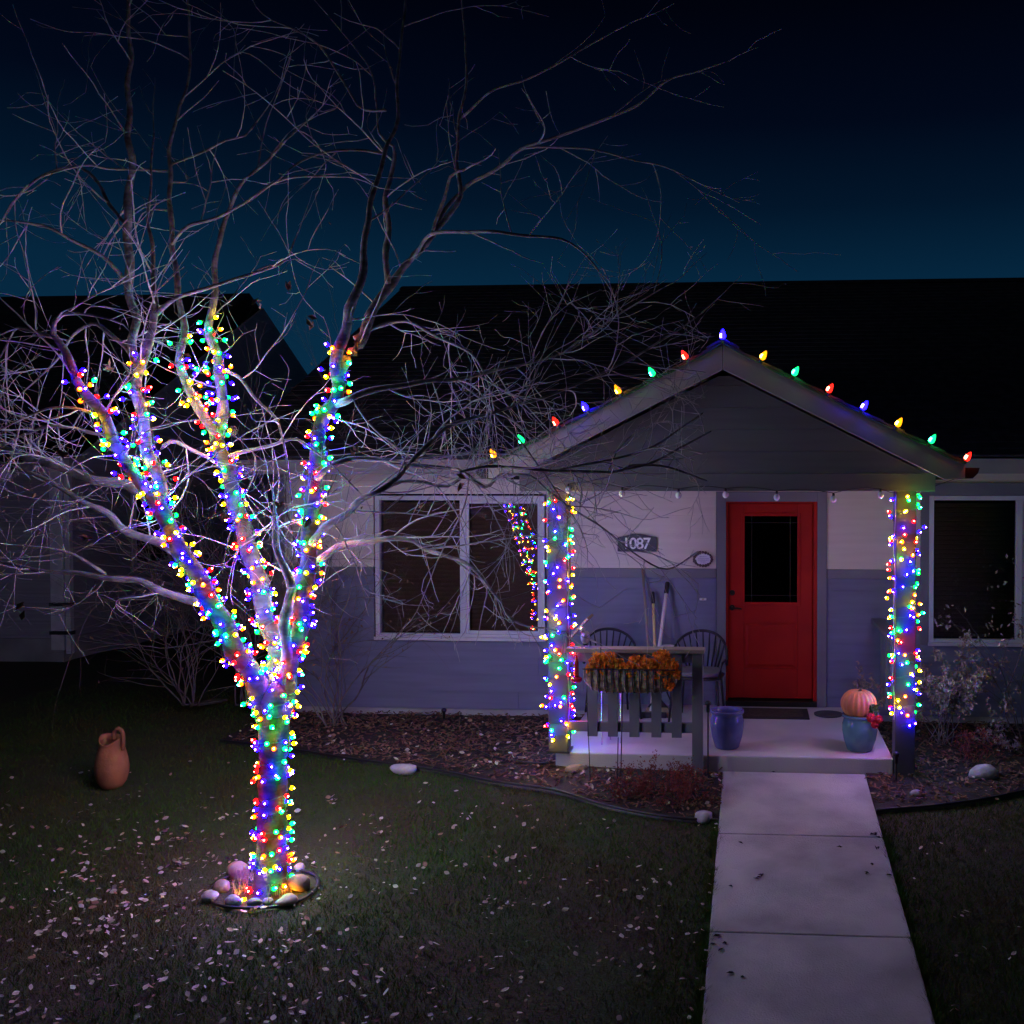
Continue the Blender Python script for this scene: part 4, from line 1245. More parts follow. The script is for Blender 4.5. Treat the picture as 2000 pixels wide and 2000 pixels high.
# clear party bulbs slung under the beam, unlit
CB = [(1110, 957), (1215, 964), (1325, 967), (1417, 966), (1517, 971), (1628, 975), (1720, 967)]
s = thing('party_light_string', P(1500, 960, -2.06), 'unlit string of clear round bulbs slung under the porch beam', 'string lights')
cb = MB().sphere((0, 0, 0), 0.027, 12, 9, sz=1.15).mesh('clear_bulb', True)
cb.materials.append(M['clear_bulb'])
cs = MB().lathe((0, 0, 0.016), [(0.010, 0), (0.011, 0.03), (0.006, 0.036)], 8).mesh('socket', True)
cs.materials.append(M['wire_black'])
wp = []
for px, py in CB:
    p = P(px, py, -2.06)
    for me, nm in ((cb, 'bulb'), (cs, 'socket')):
        o = bpy.data.objects.new(nm, me)
        col.objects.link(o)
        o.parent = s
        o.matrix_parent_inverse = Matrix.Translation(-BASE[s.name])
        o.location = p
    wp.append(p + Vector((0, 0, 0.052)))
pts = []
for a, b in zip(wp, wp[1:]):
    for j in range(8):
        t = j / 8
        pts.append(a.lerp(b, t) - Vector((0, 0, -0.02 * math.sin(math.pi * t))))
pts.append(wp[-1])
pts += [P(1740, 962, -2.06), P(1790, 962, -1.4), P(1880, 930, -0.55)]
MB().tube(pts, 0.003, 4, cap=False).build('wire', 'wire_black', s, raw=True)

# ------------------------------------------------------------------ things on the porch
def pot(name, cx, cy, z, h, r, mt, label):
    t = thing(name, (cx, cy, z), label, 'pot')
    prof = [(r * .66, 0), (r * .72, h * .03), (r * .90, h * .30), (r * .99, h * .55), (r * .985, h * .72), (r * .90, h * .86), (r * .88, h * .90), (r * 1.0, h * .93), (r * 1.02, h * .97), (r * .98, h),
            (r * .88, h), (r * .80, h * .9), (r * .84, h * .7)]
    m = MB().lathe((cx, cy, z), prof, 36)
    m.f.pop()
    m.build('body', mt, t, smooth=True)
    m = MB().lathe((cx, cy, z), [(r * .80, h * .66), (r * .80, h * .70)], 24)
    m.build('soil', 'pot_inside', t)
    return t
bp = P(1420, 1462, -1.72)
pot('glazed_pot', bp.x, -1.72, 0.001, 0.335, 0.150, 'pot_blue', 'empty blue glazed pot on the porch beside the railing')
rp = P(1679, 1466, -1.72)
pot('glazed_pot', rp.x, -1.72, 0.001, 0.315, 0.155, 'pot_teal', 'teal glazed pot carrying a pumpkin beside the lit post')
# pumpkin: ribbed, sitting in the mouth of the pot
pk = thing('pumpkin', (rp.x - 0.01, -1.72, 0.30), 'ribbed orange pumpkin resting on the teal pot', 'pumpkin')
m = MB()
n, mm = 80, 18
b = 0
rows = []
for i in range(mm + 1):
    th = math.pi * i / mm
    row = []
    for k in range(n):
        a = 2 * math.pi * k / n
        rib = 1 - 0.085 * abs(math.cos(10 * a)) ** 5
        dip = 0.35 * math.exp(-(th / 0.35) ** 2)
        rr = 0.158 * math.sin(max(th, 0.03)) * rib
        m.v.append((rp.x - 0.01 + rr * math.cos(a), -1.72 + rr * math.sin(a), 0.405 + 0.135 * math.cos(th) * (1 - dip * .6) * (0.9 + 0.1 * rib)))
for i in range(mm):
    for k in range(n):
        k2 = (k + 1) % n
        m.f.append((i * n + k, (i + 1) * n + k, (i + 1) * n + k2, i * n + k2))
m.build('body', 'pumpkin', pk, smooth=True)
MB().tube([(rp.x - .01, -1.72, .49), (rp.x - .006, -1.72, .515), (rp.x + .012, -1.725, .532)], [.017, .011, .013], 7).build('stalk', 'stalk', pk)
fl = thing('silk_flowers', P(1708, 1400, -1.86), 'red flowers with green leaves tucked beside the pumpkin', 'flowers')
fp = P(1706, 1402, -1.87)
for dx, dz, rr in ((-.02, .0, .05), (.045, -.01, .045), (.012, -.06, .04)):
    m = MB()
    for k in range(16):
        a = 2 * math.pi * k / 8 + (0.4 if k > 7 else 0)
        rad = rr * (0.8 if k < 8 else 0.45)
        n_ = Vector((math.cos(a) * .6, -1, math.sin(a) * .6))
        leaf_quad(m, fp + Vector((dx + rad * .6 * math.cos(a), -0.012 * (k > 7), dz + rad * .6 * math.sin(a))), rr * 1.0, rr * .7, n_, R.uniform(0, 6), .01)
    m.build('bloom', 'flower_red', fl, raw=True)
m = MB()
for k in range(16):
    leaf_quad(m, fp + Vector((R.uniform(-.06, .06), R.uniform(0, .04), R.uniform(.03, .10))), .07, .035, Vector((R.gauss(0, .6), -1, R.gauss(0, .6))), R.uniform(0, 6), .01)
m.build('leaves', 'leaf_green', fl, raw=True)
MB().tube([fp + Vector((0, .03, -.02)), fp + Vector((-.03, .10, -.08))], .005, 5).build('stem', 'leaf_green', fl)

# door mat and drain disc
mp0, mp1 = P(1452, 1412, -1.0), P(1580, 1412, -1.0)
mt_ = thing('door_mat', (0.17, -0.5, 0.001), 'brown rectangular door mat in front of the red door', 'door mat')
MB().box(-0.16, 0.54, -0.60, -0.14, 0.001, 0.012).build('border', 'mat_border', mt_, bevel=0.004)
MB().box(-0.10, 0.48, -0.545, -0.195, 0.0125, 0.017).build('pile', 'mat_brown', mt_, bevel=0.002)
dp = P(1617, 1404, -0.6)
ds = thing('plant_saucer', (dp.x + .02, -0.38, 0.001), 'flat dark round saucer on the porch floor near the wall', 'saucer')
MB().lathe((dp.x + .02, -0.38, 0.001), [(.125, 0), (.14, .004), (.145, .018), (.138, .018), (.13, .008), (.1, .007), (.01, .007)], 32).build('dish', 'disc_grey', ds, smooth=True)

# metal chairs with hooped backs
def chair(cx, cy, rot, label):
    t = thing('porch_chair', (cx, cy, 0.0), label, 'chair', 'dark metal chairs on the porch')
    q = Matrix.Translation((cx, cy, 0)) @ Matrix.Rotation(rot, 4, 'Z')
    def W(*p):
        return q @ Vector(p)
    # local: front is -y
    zs, ht, hw = 0.44, 0.845, 0.275
    hoop = []
    for k in range(25):
        a = math.pi * k / 24
        x = hw * math.cos(a)
        f = math.sin(a)
        hoop.append(W(x, 0.02 + 0.19 * f, zs + 0.10 + (ht - zs - 0.10) * f ** 0.62))
    MB().tube(hoop, 0.014, 8).build('back_hoop', 'chair_metal', t, smooth=True)
    for k in range(9):
        a = math.pi * (k + 2) / 12
        x = hw * math.cos(a)
        f = math.sin(a)
        top = W(x, 0.02 + 0.19 * f, zs + 0.10 + (ht - zs - 0.10) * f ** 0.62)
        lx = x * 0.62
        bot = W(lx, 0.21 - 0.05 * abs(lx) / .17, zs + 0.01)
        mid = top.lerp(bot, .5) + (q.to_3x3() @ Vector((0, 0.03, 0)))
        MB().tube([top, mid, bot], [0.006, 0.011, 0.008], 6).build('back_slat', 'chair_metal', t, smooth=True)
    m = MB()
    poly = [(0.25 * math.cos(a) * (1.0 if math.sin(a) < 0 else .95), 0.24 * math.sin(a)) for a in np.linspace(0, 2 * math.pi, 25)[:-1]]
    poly = [tuple((q @ Vector((max(-.24, min(.24, x * 1.15)), max(-.23, min(.23, y * 1.12)), 0)))[:2]) for x, y in poly]
    m.prism(poly, 'z', zs - 0.022, zs)
    m.build('seat', 'chair_metal', t, bevel=0.006)
    m = MB()
    poly2 = [((x - cx) * .9 + cx, (y - cy) * .9 + cy) for x, y in poly]
    m.prism(poly2, 'z', zs + 0.001, zs + 0.05)
    m.build('cushion', 'cushion', t, bevel=0.018)
    for sx in (-1, 1):
        arm = [W(sx * hw, 0.02, zs + 0.10), W(sx * (hw + .01), -.10, zs + .17), W(sx * hw, -.21, zs + .16), W(sx * .25, -.235, zs + 0.05), W(sx * .235, -.22, zs - 0.005)]
        MB().tube(arm, 0.012, 7).build('arm', 'chair_metal', t, smooth=True)
        for fy, fx in ((-.21, .22), (.19, .19)):
            MB().tube([W(sx * fx, fy, zs - 0.02), W(sx * (fx + .012), fy * 1.05, .22), W(sx * (fx + .03), fy * 1.16, 0.003)], [.013, .012, .012], 7).build('leg', 'chair_metal', t, smooth=True)
    return t
c1 = P(1365, 1300, -0.62)
chair(c1.x, -0.62, math.radians(-8), 'dark metal chair with hooped back next to the red door')
c2 = P(1192, 1300, -0.62)
chair(c2.x, -0.55, math.radians(20), 'dark metal chair with hooped back behind the flower basket')
tbx = P(1290, 1300, -0.5).x
tb = thing('side_table', (tbx, -0.45, 0), 'small round dark metal table between the two porch chairs', 'table')
MB().lathe((tbx, -.42, 0), [(.17, .46), (.175, .465), (.175, .48), (.17, .485)], 28).build('table_top', 'chair_metal', tb)
for k in range(3):
    a = k * 2.094 + .4
    MB().tube([(tbx + .13 * math.cos(a), -.42 + .13 * math.sin(a), .46), (tbx + .05 * math.cos(a), -.42 + .05 * math.sin(a), .24), (tbx + .15 * math.cos(a), -.42 + .15 * math.sin(a), .003)], .009, 6).build('leg', 'chair_metal', tb, smooth=True)
tub = thing('white_tub', (X(1304, -.42), -0.42, .486), 'small white plastic tub between the chairs, behind the rail', 'tub')
m = MB().lathe((X(1304, -.42), -.42, .486), [(.045, 0), (.052, .004), (.066, .19), (.070, .195), (.070, .205), (.062, .205), (.050, .02)], 24)
m.build('body', 'plastic_white', tub, smooth=True)

# brooms and a pole leaning on the wall
def leaner(name, top, bot, yt, yb, rad, mt, grip, head, label, cat):
    a, c = P(*top, yt), P(*bot, yb)
    c = a + (c - a) * ((a.z - 0.02) / (a.z - c.z))
    t = thing(name, (c.x, c.y, 0), label, cat, 'long handled tools leaning on the porch wall')
    d = (a - c).normalized()
    MB().tube([c + d * 0.05, a - d * (0.12 if grip else 0)], rad * 1.25, 10).build('handle', mt, t, smooth=True)
    if grip:
        MB().tube([a - d * .135, a - d * .12, a - d * .01, a], [rad * 1.1, rad * 1.55, rad * 1.5, rad * 1.1], 10).build('grip', 'grip_black', t, smooth=True)
    if head == 'broom':
        MB().hexa([(c.x - .10, c.y - .03, .10), (c.x + .10, c.y - .03, .10), (c.x + .10, c.y + .03, .10), (c.x - .10, c.y + .03, .10), (c.x - .04, c.y - .02, .17), (c.x + .04, c.y - .02, .17), (c.x + .04, c.y + .02, .17), (c.x - .04, c.y + .02, .17)]).build('head', 'grip_black', t, bevel=.006)
        MB().hexa([(c.x - .15, c.y - .035, .002), (c.x + .15, c.y - .035, .002), (c.x + .15, c.y + .035, .002), (c.x - .15, c.y + .035, .002), (c.x - .10, c.y - .028, .099), (c.x + .10, c.y - .028, .099), (c.x + .10, c.y + .028, .099), (c.x - .10, c.y + .028, .099)]).build('bristles', 'straw', t)
    elif head == 'blade':
        MB().box(c.x - .16, c.x + .16, c.y - .012, c.y + .012, .003, .06).build('blade', 'black_metal', t, bevel=.004)
    return t
leaner('wooden_pole', (1255, 1112), (1266, 1262), -.04, -.30, .011, 'wood_grey', False, None, 'thin grey wooden pole leaning on the porch wall', 'pole')
leaner('broom', (1275, 1156), (1279, 1262), -.07, -.30, .0125, 'handle_yellow', True, 'broom', 'broom with a yellow handle and black grip on the porch wall', 'broom')
leaner('snow_shovel', (1304, 1137), (1288, 1262), -.06, -.34, .0155, 'handle_pale', True, 'blade', 'tool with a pale thick handle and black grip leaning beside the broom', 'shovel')

# tilted board behind the rail, bird figure, red feeder
q = P(1130, 1225, -1.1)
bd = thing('tilted_board', (q.x, -1.1, 0), 'tilted tan wooden stand behind the rail beside the lit post', 'wooden stand')
a, b2 = P(1108, 1252, -1.1), P(1153, 1204, -1.1)
MB().bar((a.x, -1.1, a.z), (b2.x, -1.1, b2.z), .012, .16).build('board', 'wood_tan', bd, bevel=.004)
MB().bar((a.x + .02, -1.1, a.z), (a.x + .02, -1.1, 0.003), .02, .02).build('post', 'wood_tan', bd, bevel=.003)
MB().box(a.x - .10, a.x + .14, -1.22, -.98, .001, .025).build('foot', 'wood_tan', bd, bevel=.003)

bq = P(1143, 1262, -2.05)
bird = thing('bird_figure', (bq.x, -2.05, .926), 'small silver bird figure standing on the railing cap', 'figurine')
m = MB()
zb = .926
m.sphere((bq.x, -2.05, zb + .085), .05, 16, 12, sx=.85, sy=.8, sz=1.15)
m.build('body', 'silver', bird, smooth=True)
m = MB().sphere((bq.x - .022, -2.055, zb + .148), .027, 14, 10)
m.build('head', 'silver', bird, smooth=True)
MB().tube([(bq.x - .045, -2.058, zb + .15), (bq.x - .075, -2.06, zb + .146)], [.007, .001], 7).build('beak', 'black_metal', bird)
MB().hexa([(bq.x + .03, -2.06, zb + .06), (bq.x + .10, -2.065, zb + .035), (bq.x + .10, -2.035, zb + .035), (bq.x + .03, -2.04, zb + .06), (bq.x + .03, -2.06, zb + .075), (bq.x + .10, -2.065, zb + .043), (bq.x + .10, -2.035, zb + .043), (bq.x + .03, -2.04, zb + .075)]).build('tail', 'silver', bird)
for dx in (-.018, .018):
    MB().tube([(bq.x + dx, -2.05, zb + .045), (bq.x + dx + .006, -2.052, zb + .002)], .003, 5).build('leg', 'black_metal', bird)

fx = P(1128, 1300, -2.03).x
fd = thing('hanging_feeder', (fx, -2.09, .60), 'red glass bird feeder hanging from the rail beside the lit post', 'bird feeder')
MB().tube([(fx, -2.09, .888), (fx, -2.09, .86)], .003, 5).build('hook', 'black_metal', fd)
MB().lathe((fx, -2.09, .68), [(.018, 0), (.022, .01), (.020, .12), (.012, .15), (.010, .18)], 16).build('bottle', 'feeder_red', fd, smooth=True)
MB().lathe((fx, -2.09, .63), [(.03, 0), (.05, .012), (.05, .035), (.028, .049)], 20).build('base', 'feeder_red', fd, smooth=True)

# flower basket on the rail
bx0, bx1 = X(1143, -2.2), X(1322, -2.2)
fb = thing('flower_basket', ((bx0 + bx1) / 2, -2.2, .58), 'long wire basket with fibre liner hung on the porch railing', 'flower basket')
m = MB()
sec = []
N = 26
for i in range(N + 1):
    t = i / N
    x = bx0 + (bx1 - bx0) * t
    e = 1 - 0.45 * (2 * t - 1) ** 8
    row = []
    for j in range(11):
        a = math.pi * (j / 10)
        y = -2.225 - 0.105 * math.cos(a) * e
        z = .785 - 0.205 * math.sin(a) ** .7 * e + R.uniform(-.008, .008)
        row.append((x + R.uniform(-.004, .004), y + R.uniform(-.006, .006), z))
    b = len(m.v)
    m.v += row
    if i:
        for j in range(10):
            m.f.append((b - 11 + j, b - 11 + j + 1, b + j + 1, b + j))
m.f.append(tuple(range(11)))
m.f.append(tuple(range(len(m.v) - 11, len(m.v))))
m.build('liner', 'coco', fb, smooth=True)
for i in range(14):
    x = bx0 + .01 + (bx1 - bx0 - .02) * i / 13
    e = 1 - 0.40 * (2 * i / 13 - 1) ** 8
    pts = [(x, -2.225 - 0.118 * math.cos(math.pi * j / 10) * e, .79 - 0.218 * math.sin(math.pi * j / 10) ** .7 * e) for j in range(11)]
    MB().tube(pts, .0055, 6).build('rib', 'black_metal', fb, smooth=True)
MB().tube([(bx0, -2.345, .79), (bx1, -2.345, .79)], .006, 6).build('rim', 'black_metal', fb)
MB().tube([(bx0, -2.107, .79), (bx1, -2.107, .79)], .006, 6).build('rim', 'black_metal', fb)
m = MB()
for x in (bx0 + .12, bx1 - .12):
    m.tube([(x, -2.11, .79), (x, -2.13, .935), (x, -2.05, .935)], .004, 5)
m.build('hook', 'black_metal', fb)
mums = thing('chrysanthemums', ((bx0 + bx1) / 2, -2.225, .79), 'orange brown chrysanthemums filling the basket on the railing', 'flowers')
cl = [(1168, 1290, .075), (1190, 1288, .07), (1155, 1308, .05), (1212, 1303, .065), (1232, 1308, .07), (1254, 1296, .075), (1272, 1303, .07), (1290, 1285, .07), (1296, 1310, .075), (1312, 1300, .06), (1282, 1322, .055), (1300, 1328, .055), (1262, 1318, .055), (1318, 1318, .05), (1216, 1320, .04), (1240, 1292, .055), (1178, 1310, .055)]
cl += [(px + R.uniform(-12, 12), py + R.uniform(-6, 10), rr * .8) for px, py, rr in cl[:12]]
for px, py, rr in cl:
    c = P(px, py, -2.28)
    m = MB()
    for k in range(120):
        d = Vector((R.gauss(0, 1), R.gauss(-.3, 1), R.gauss(0.2, .8))).normalized()
        leaf_quad(m, c + d * rr * R.uniform(.55, 1.0), R.uniform(.024, .042), R.uniform(.013, .022), d + Vector((R.gauss(0, .6), R.gauss(0, .4), R.gauss(0, .4))), R.uniform(0, 6), R.uniform(.004, .014))
    m.build('flower_head', 'mum_orange', mums, raw=True)
m = MB()
for k in range(30):
    x = R.uniform(bx0 + .03, bx1 - .03)
    m.tube([(x, -2.225, .70), (x + R.uniform(-.05, .05), -2.26 + R.uniform(-.04, .03), R.uniform(.80, .86))], .003, 4)
q = m.build('stems', 'mum_dark', mums, raw=True)
q['kind'] = 'stuff'

# ------------------------------------------------------------------ garden: stakes, rocks, jug, edging
def stake(px, y, ztop_py, label, mt='wire_black', r=.006, knob=True, bend=0.0):
    x = X(px, y)
    zt = Z(ztop_py, y, px)
    t = thing('garden_stake', (x, y, gz(y)), label, 'garden stake')
    MB().tube([(x + bend, y, gz(y) - .05), (x + bend * .6, y, gz(y) + (zt - gz(y)) * .4), (x, y, zt)], r, 6).build('rod', mt, t, smooth=True)
    if knob:
        MB().sphere((x, y, zt), r * 2.2, 8, 6).build('knob', mt, t, smooth=True)
stake(1146, -2.35, 1375, 'thin bent metal stake in front of the railing, nearest the lit post', bend=.03, r=.004)
stake(1216, -2.38, 1352, 'thin metal stake with small round top in front of the middle picket', r=.0045, bend=-.02)
stake(1207, -2.42, 1440, 'short thin metal stake crossing the porch slab in front', r=.004, knob=False, bend=-.01)
def path_light(px, y, ztop_py, label, zb=None):
    x = X(px, y)
    zt = Z(ztop_py, y, px)
    zb = gz(y) if zb is None else zb
    t = thing('path_light', (x, y, zb), label, 'path light')
    MB().tube([(x, y, zb - .04), (x, y, zt - .06)], .007, 8).build('stake', 'black_metal', t)
    MB().lathe((x, y, zt - .10), [(.013, 0), (.015, .06), (.026, .065), (.028, .085), (.012, .10)], 14).build('lamp_head', 'black_metal', t, smooth=True)
path_light(1383, -2.14, 1368, 'unlit black path light standing beside the railing newel')
path_light(1752, -2.12, 1468, 'short unlit black path light beside the lit post near the shrub')
path_light(866, -0.45, 1383, 'small dark stake light against the foundation under the window')
# plant stand leg on the porch behind the pickets
ps = thing('plant_stand', (X(1176, -1.7), -1.72, 0), 'thin metal plant stand on the porch behind the pickets', 'plant stand')
xx = X(1175, -1.72)
for dx, dy in ((0, 0), (.16, .06), (.05, .18)):
    MB().tube([(xx + dx, -1.72 + dy, .62), (xx + dx, -1.72 + dy, .004)], .007, 6).build('leg', 'silver', ps)
MB().lathe((xx + .07, -1.64, .62), [(.13, 0), (.135, .006), (.135, .014), (.12, .018)], 24).build('top', 'silver', ps)

def rock(px, py, wpx, hpx, mt, label, seed, flat=1.0, name='rock', sink=.25):
    c = G(px, py)
    s = (c - CAM).dot(fwd)
    k = s / 2000.0
    rx, rz = wpx * k / 2, hpx * k / 2
    rg = random.Random(seed)
    m = MB().sphere((0, 0, 0), 1, 20, 14)
    fr = [(Vector((rg.gauss(0, 1), rg.gauss(0, 1), rg.gauss(0, 1))).normalized(), rg.uniform(.12, .42)) for _ in range(8)]
    for i, v in enumerate(m.v):
        q = Vector(v)
        f = 1.0
        for d, a in fr:
            e = q.dot(d)
            if e > .5:
                f -= a * (e - .5)
        f += .03 * math.sin(7 * q.x + seed) * math.sin(6 * q.z + 1)
        m.v[i] = (c.x + q.x * rx * f, c.y + q.y * rx * .8 * f * flat, c.z + rz * .50 + q.z * rz * f * .95)
    o = m.build(name, mt, None, smooth=True)
    return tag(o, label, 'rock', 'rocks in the garden')
rock(790, 1508, 58, 28, 'rock_pale', 'flat pale rock at the lawn edge in front of the big window', 3)
rock(1125, 1512, 46, 30, 'rock_tan', 'rounded rock against the porch slab under the lit post', 4)
rock(1375, 1602, 44, 32, 'rock_pale', 'pale rounded rock in the bed corner beside the walk', 5)
rock(1922, 1522, 66, 42, 'rock_pale', 'large pale domed rock in the bed beside the leafy shrub', 6)
rock(1792, 1556, 30, 20, 'rock_grey', 'small grey stone in the bed between walk and domed rock', 8)
rock(1714, 1512, 24, 10, 'rock_pale', 'small flat white stone at the slab corner beside the walk', 9)
rock(1395, 1520, 20, 14, 'rock_pale', 'small pale stone at the foot of the railing newel', 10)
rock(1372, 1506, 16, 18, 'rock_grey', 'upright small grey stone beside the railing newel', 31)
rock(463, 1712, 48, 46, 'rock_tan', 'large rounded rock behind the trunk in the tree ring', 11)
rock(434, 1738, 40, 28, 'rock_tan', 'low tan rock in the tree ring beside the dry grass', 12)
rock(411, 1758, 38, 28, 'rock_grey', 'flat olive grey rock at the outer end of the tree ring', 13)
rock(456, 1768, 38, 32, 'rock_grey', 'smooth oval bluish rock at the front of the tree ring', 14)
rock(497, 1770, 32, 22, 'rock_grey', 'squared grey rock at the front of the tree ring', 15)
rock(524, 1766, 24, 18, 'rock_grey', 'small rock lit blue at the front of the tree ring', 16)
rock(560, 1764, 52, 28, 'rock_tan', 'long low brown rock at the front of the tree ring', 17)
rock(584, 1736, 46, 42, 'rock_tan', 'angular brown rock lit orange beside the trunk', 18)
rock(586, 1700, 24, 24, 'rock_grey', 'small grey rock behind the angular brown one', 19)

# tree ring and bed edging
tc_ = G(516, 1738)
pts = []
for k in range(41):
    a = 2 * math.pi * k / 40
    x, y = tc_.x + .35 * math.cos(a), tc_.y + .28 * math.sin(a)
    pts.append((x, y, gz(y) + .015 + .008 * math.sin(3 * a)))
o = MB().tube(pts, .010, 7).build('tree_ring_edging', 'edging', None, smooth=True)
tag(o, 'black plastic edging ring round the foot of the tree', 'edging')
def edging(L, label, dz):
    base = [(Vector((x, y, gz(y) + dz)), .016) for x, y in L]
    p = smooth_path(base, .1)
    m = MB()
    m.tube([v + Vector((0, 0, .006)) for v, r in p], .010, 7)
    b = len(m.v)
    for v, r in p:
        m.v += [(v.x, v.y - .004, v.z + .012), (v.x, v.y + .004, v.z + .012), (v.x, v.y + .004, v.z - .09), (v.x, v.y - .004, v.z - .09)]
    for i in range(len(p) - 1):
        for j in range(4):
            j2 = (j + 1) % 4
            m.f.append((b + i * 4 + j, b + i * 4 + j2, b + i * 4 + 4 + j2, b + i * 4 + 4 + j))
    o = m.build('lawn_edging', 'edging', None, smooth=True)
    return tag(o, label, 'edging')
edging(EL, 'black lawn edging curving from the walk towards the tree', .016)
edging(ER, 'black lawn edging curving past the domed pale rock', .018)
# hose of soaker tubing in the bed
hp = [G(930, 1475), G(960, 1488), G(1010, 1498), G(1060, 1502), G(1085, 1500)]
o = MB().tube([v for v, r in smooth_path([(h + Vector((0, 0, .05)), .01) for h in hp], .05)], .011, 7).build('drip_hose', 'edging', None, smooth=True)
tag(o, 'black drip hose lying in the mulch under the lit post', 'hose')

# clay jug
jp = G(219, 1537)
jug = thing('clay_jug', jp, 'tall terracotta jug with a cut spout and handle standing on the dark lawn', 'jug')
k = (jp - CAM).dot(fwd) / 2000.0
H = 100 * k
prof = [(.17, 0), (.30, .03), (.43, .14), (.50, .30), (.515, .42), (.48, .58), (.41, .74), (.355, .86), (.35, .93), (.37, 1.0)]
n = 40
m = MB()
Wd = 60 * k
rows = []
def jugrow(sc_, inset):
    out_ = []
    for r_, z_ in prof:
        row = []
        for j in range(n):
            a = 2 * math.pi * j / n
            # mouth: raised lip at one side, low cut facing the viewer
            cut = 0
            if z_ > .8:
                dirv = math.cos(a - math.radians(262))
                cut = -(.11 * max(0, dirv) ** 1.5) * (z_ - .8) / .2 + .05 * max(0, math.cos(a - math.radians(165))) * (z_ - .8) / .2
            r2 = (r_ - inset) * Wd
            row.append((jp.x + r2 * math.cos(a), jp.y + r2 * math.sin(a), jp.z - .01 + (z_ + cut) * H))
        out_.append(row)
    return out_
outer, inner = jugrow(1, 0), jugrow(1, .05)
allr = outer + inner[::-1][:6]
for row in allr:
    m.v += row
for i in range(len(allr) - 1):
    for j in range(n):
        j2 = (j + 1) % n
        m.f.append((i * n + j, i * n + j2, (i + 1) * n + j2, (i + 1) * n + j))
m.f.append(tuple(range(n))[::-1])
m.build('body', 'terracotta', jug, smooth=True)
hx = jp.x
hd = [(hx + .10 * Wd, jp.y - .01, jp.z + .93 * H), (hx + .16 * Wd, jp.y - .02, jp.z + 1.10 * H), (hx + .30 * Wd, jp.y - .02, jp.z + 1.17 * H), (hx + .43 * Wd, jp.y - .02, jp.z + 1.08 * H), (hx + .45 * Wd, jp.y - .02, jp.z + .90 * H), (hx + .40 * Wd, jp.y - .01, jp.z + .74 * H)]
hd = smooth_path([(Vector(h), .016) for h in hd], .02)
MB().tube([v for v, r in hd], .017, 8).build('handle', 'terracotta', jug, smooth=True)

# ------------------------------------------------------------------ shrubs
def shrub(name, base, h, spread, nst, leaf_n, stem_mt, leaf_mt, label, seed, leafsize=(.03, .06), rad=.006, low=.15, zmax=None, lean=0.0):
    rg = random.Random(seed)
    t = thing(name, base, label, 'shrub')
    m = MB()
    tips = []
    def br(p, d, L, r, lv):
        n = max(3, int(L / .09))
        pts, rd = [p.copy()], [r]
        for i in range(n):
            d = (d + Vector((rg.gauss(0, .14), rg.gauss(0, .14), rg.gauss(0, .1)))).normalized()
            p = p + d * (L / n)
            if p.y > -.09:
                p.y = -.09
            if p.z < gz(p.y) + .02:
                p.z = gz(p.y) + .02
            pts.append(p.copy())
            rd.append(r * (1 - .7 * (i + 1) / n))
            if lv >= 1 or i > n * .3:
                tips.append((p.copy(), d.copy()))
            if lv < 2 and i > n * low and rg.random() < .55:
                ax = d.cross(Vector((rg.gauss(0, 1), rg.gauss(0, 1), rg.gauss(0, 1)))).normalized()
                br(p.copy(), Quaternion(ax, math.radians(rg.uniform(25, 60))) @ d, L * rg.uniform(.25, .5), rd[-1] * .65, lv + 1)
        m.tube(pts, rd, 4, cap=False)
    for _ in range(nst):
        d = Vector((rg.gauss(0, spread) + lean, rg.gauss(0, spread * .7) - .05, 1)).normalized()
        br(Vector(base) + Vector((rg.gauss(0, .06), rg.gauss(0, .05), 0)), d, h * rg.uniform(.65, 1.05), rad * rg.uniform(.7, 1.1), 0)
    q = m.build('branches', stem_mt, t, smooth=True, raw=True)
    q['kind'] = 'stuff'
    if leaf_n:
        m = MB()
        for _ in range(leaf_n):
            p, d = rg.choice(tips)
            p = p + Vector((rg.gauss(0, .02), rg.gauss(0, .02), rg.gauss(-.01, .02)))
            L = rg.uniform(*leafsize)
            leaf_quad(m, p, L, L * .5, Vector((rg.gauss(0, 1), rg.gauss(0, 1), rg.gauss(0, 1))), rg.uniform(0, 6), L * .18)
        q = m.build('foliage', leaf_mt, t, raw=True)
        q['kind'] = 'stuff'
    return t
b1 = P(1835, 1440, -.75)
shrub('leafy_shrub', (b1.x, -.85, -.15), .95, .38, 16, 3300, 'shrub_stem', 'shrub_leaf', 'loose shrub with dry purplish leaves beside the lit porch post', 21)
b1 = P(1975, 1420, -.8)
shrub('leafy_shrub', (b1.x + .15, -.8, -.15), 1.75, .16, 7, 420, 'shrub_stem', 'shrub_leaf', 'tall sparse shrub with small leaves in front of the window by the domed rock', 22, lean=-.12)
shrub('barberry_shrub', G(1335, 1572), .30, .75, 26, 1500, 'barberry', 'barberry', 'low dark red shrub beside the walk and railing newel', 23, leafsize=(.012, .026), rad=.004)
shrub('barberry_shrub', G(1232, 1560), .26, .8, 24, 1200, 'barberry', 'barberry', 'low dark red shrub in the middle of the mulch bed before the slab', 24, leafsize=(.012, .026), rad=.004)
shrub('barberry_shrub', G(1905, 1492), .25, .8, 16, 600, 'barberry', 'barberry', 'low brownish shrub behind the domed pale rock', 25, leafsize=(.012, .03), rad=.004)
b1 = P(655, 1420, -.55)
shrub('bare_shrub', (b1.x, -.6, -.15), 2.1, .22, 12, 130, 'shrub_stem', 'leaf_brown', 'tall bare shrub with thin stems at the dark corner of the house', 26, rad=.011)
b1 = P(560, 1400, .9)
shrub('bare_shrub', (b1.x, 1.0, -.15), 3.6, .24, 13, 60, 'shrub_stem', 'leaf_brown', 'tall bare shrub growing between the two houses', 27, rad=.014)
b1 = P(420, 1400, .5)
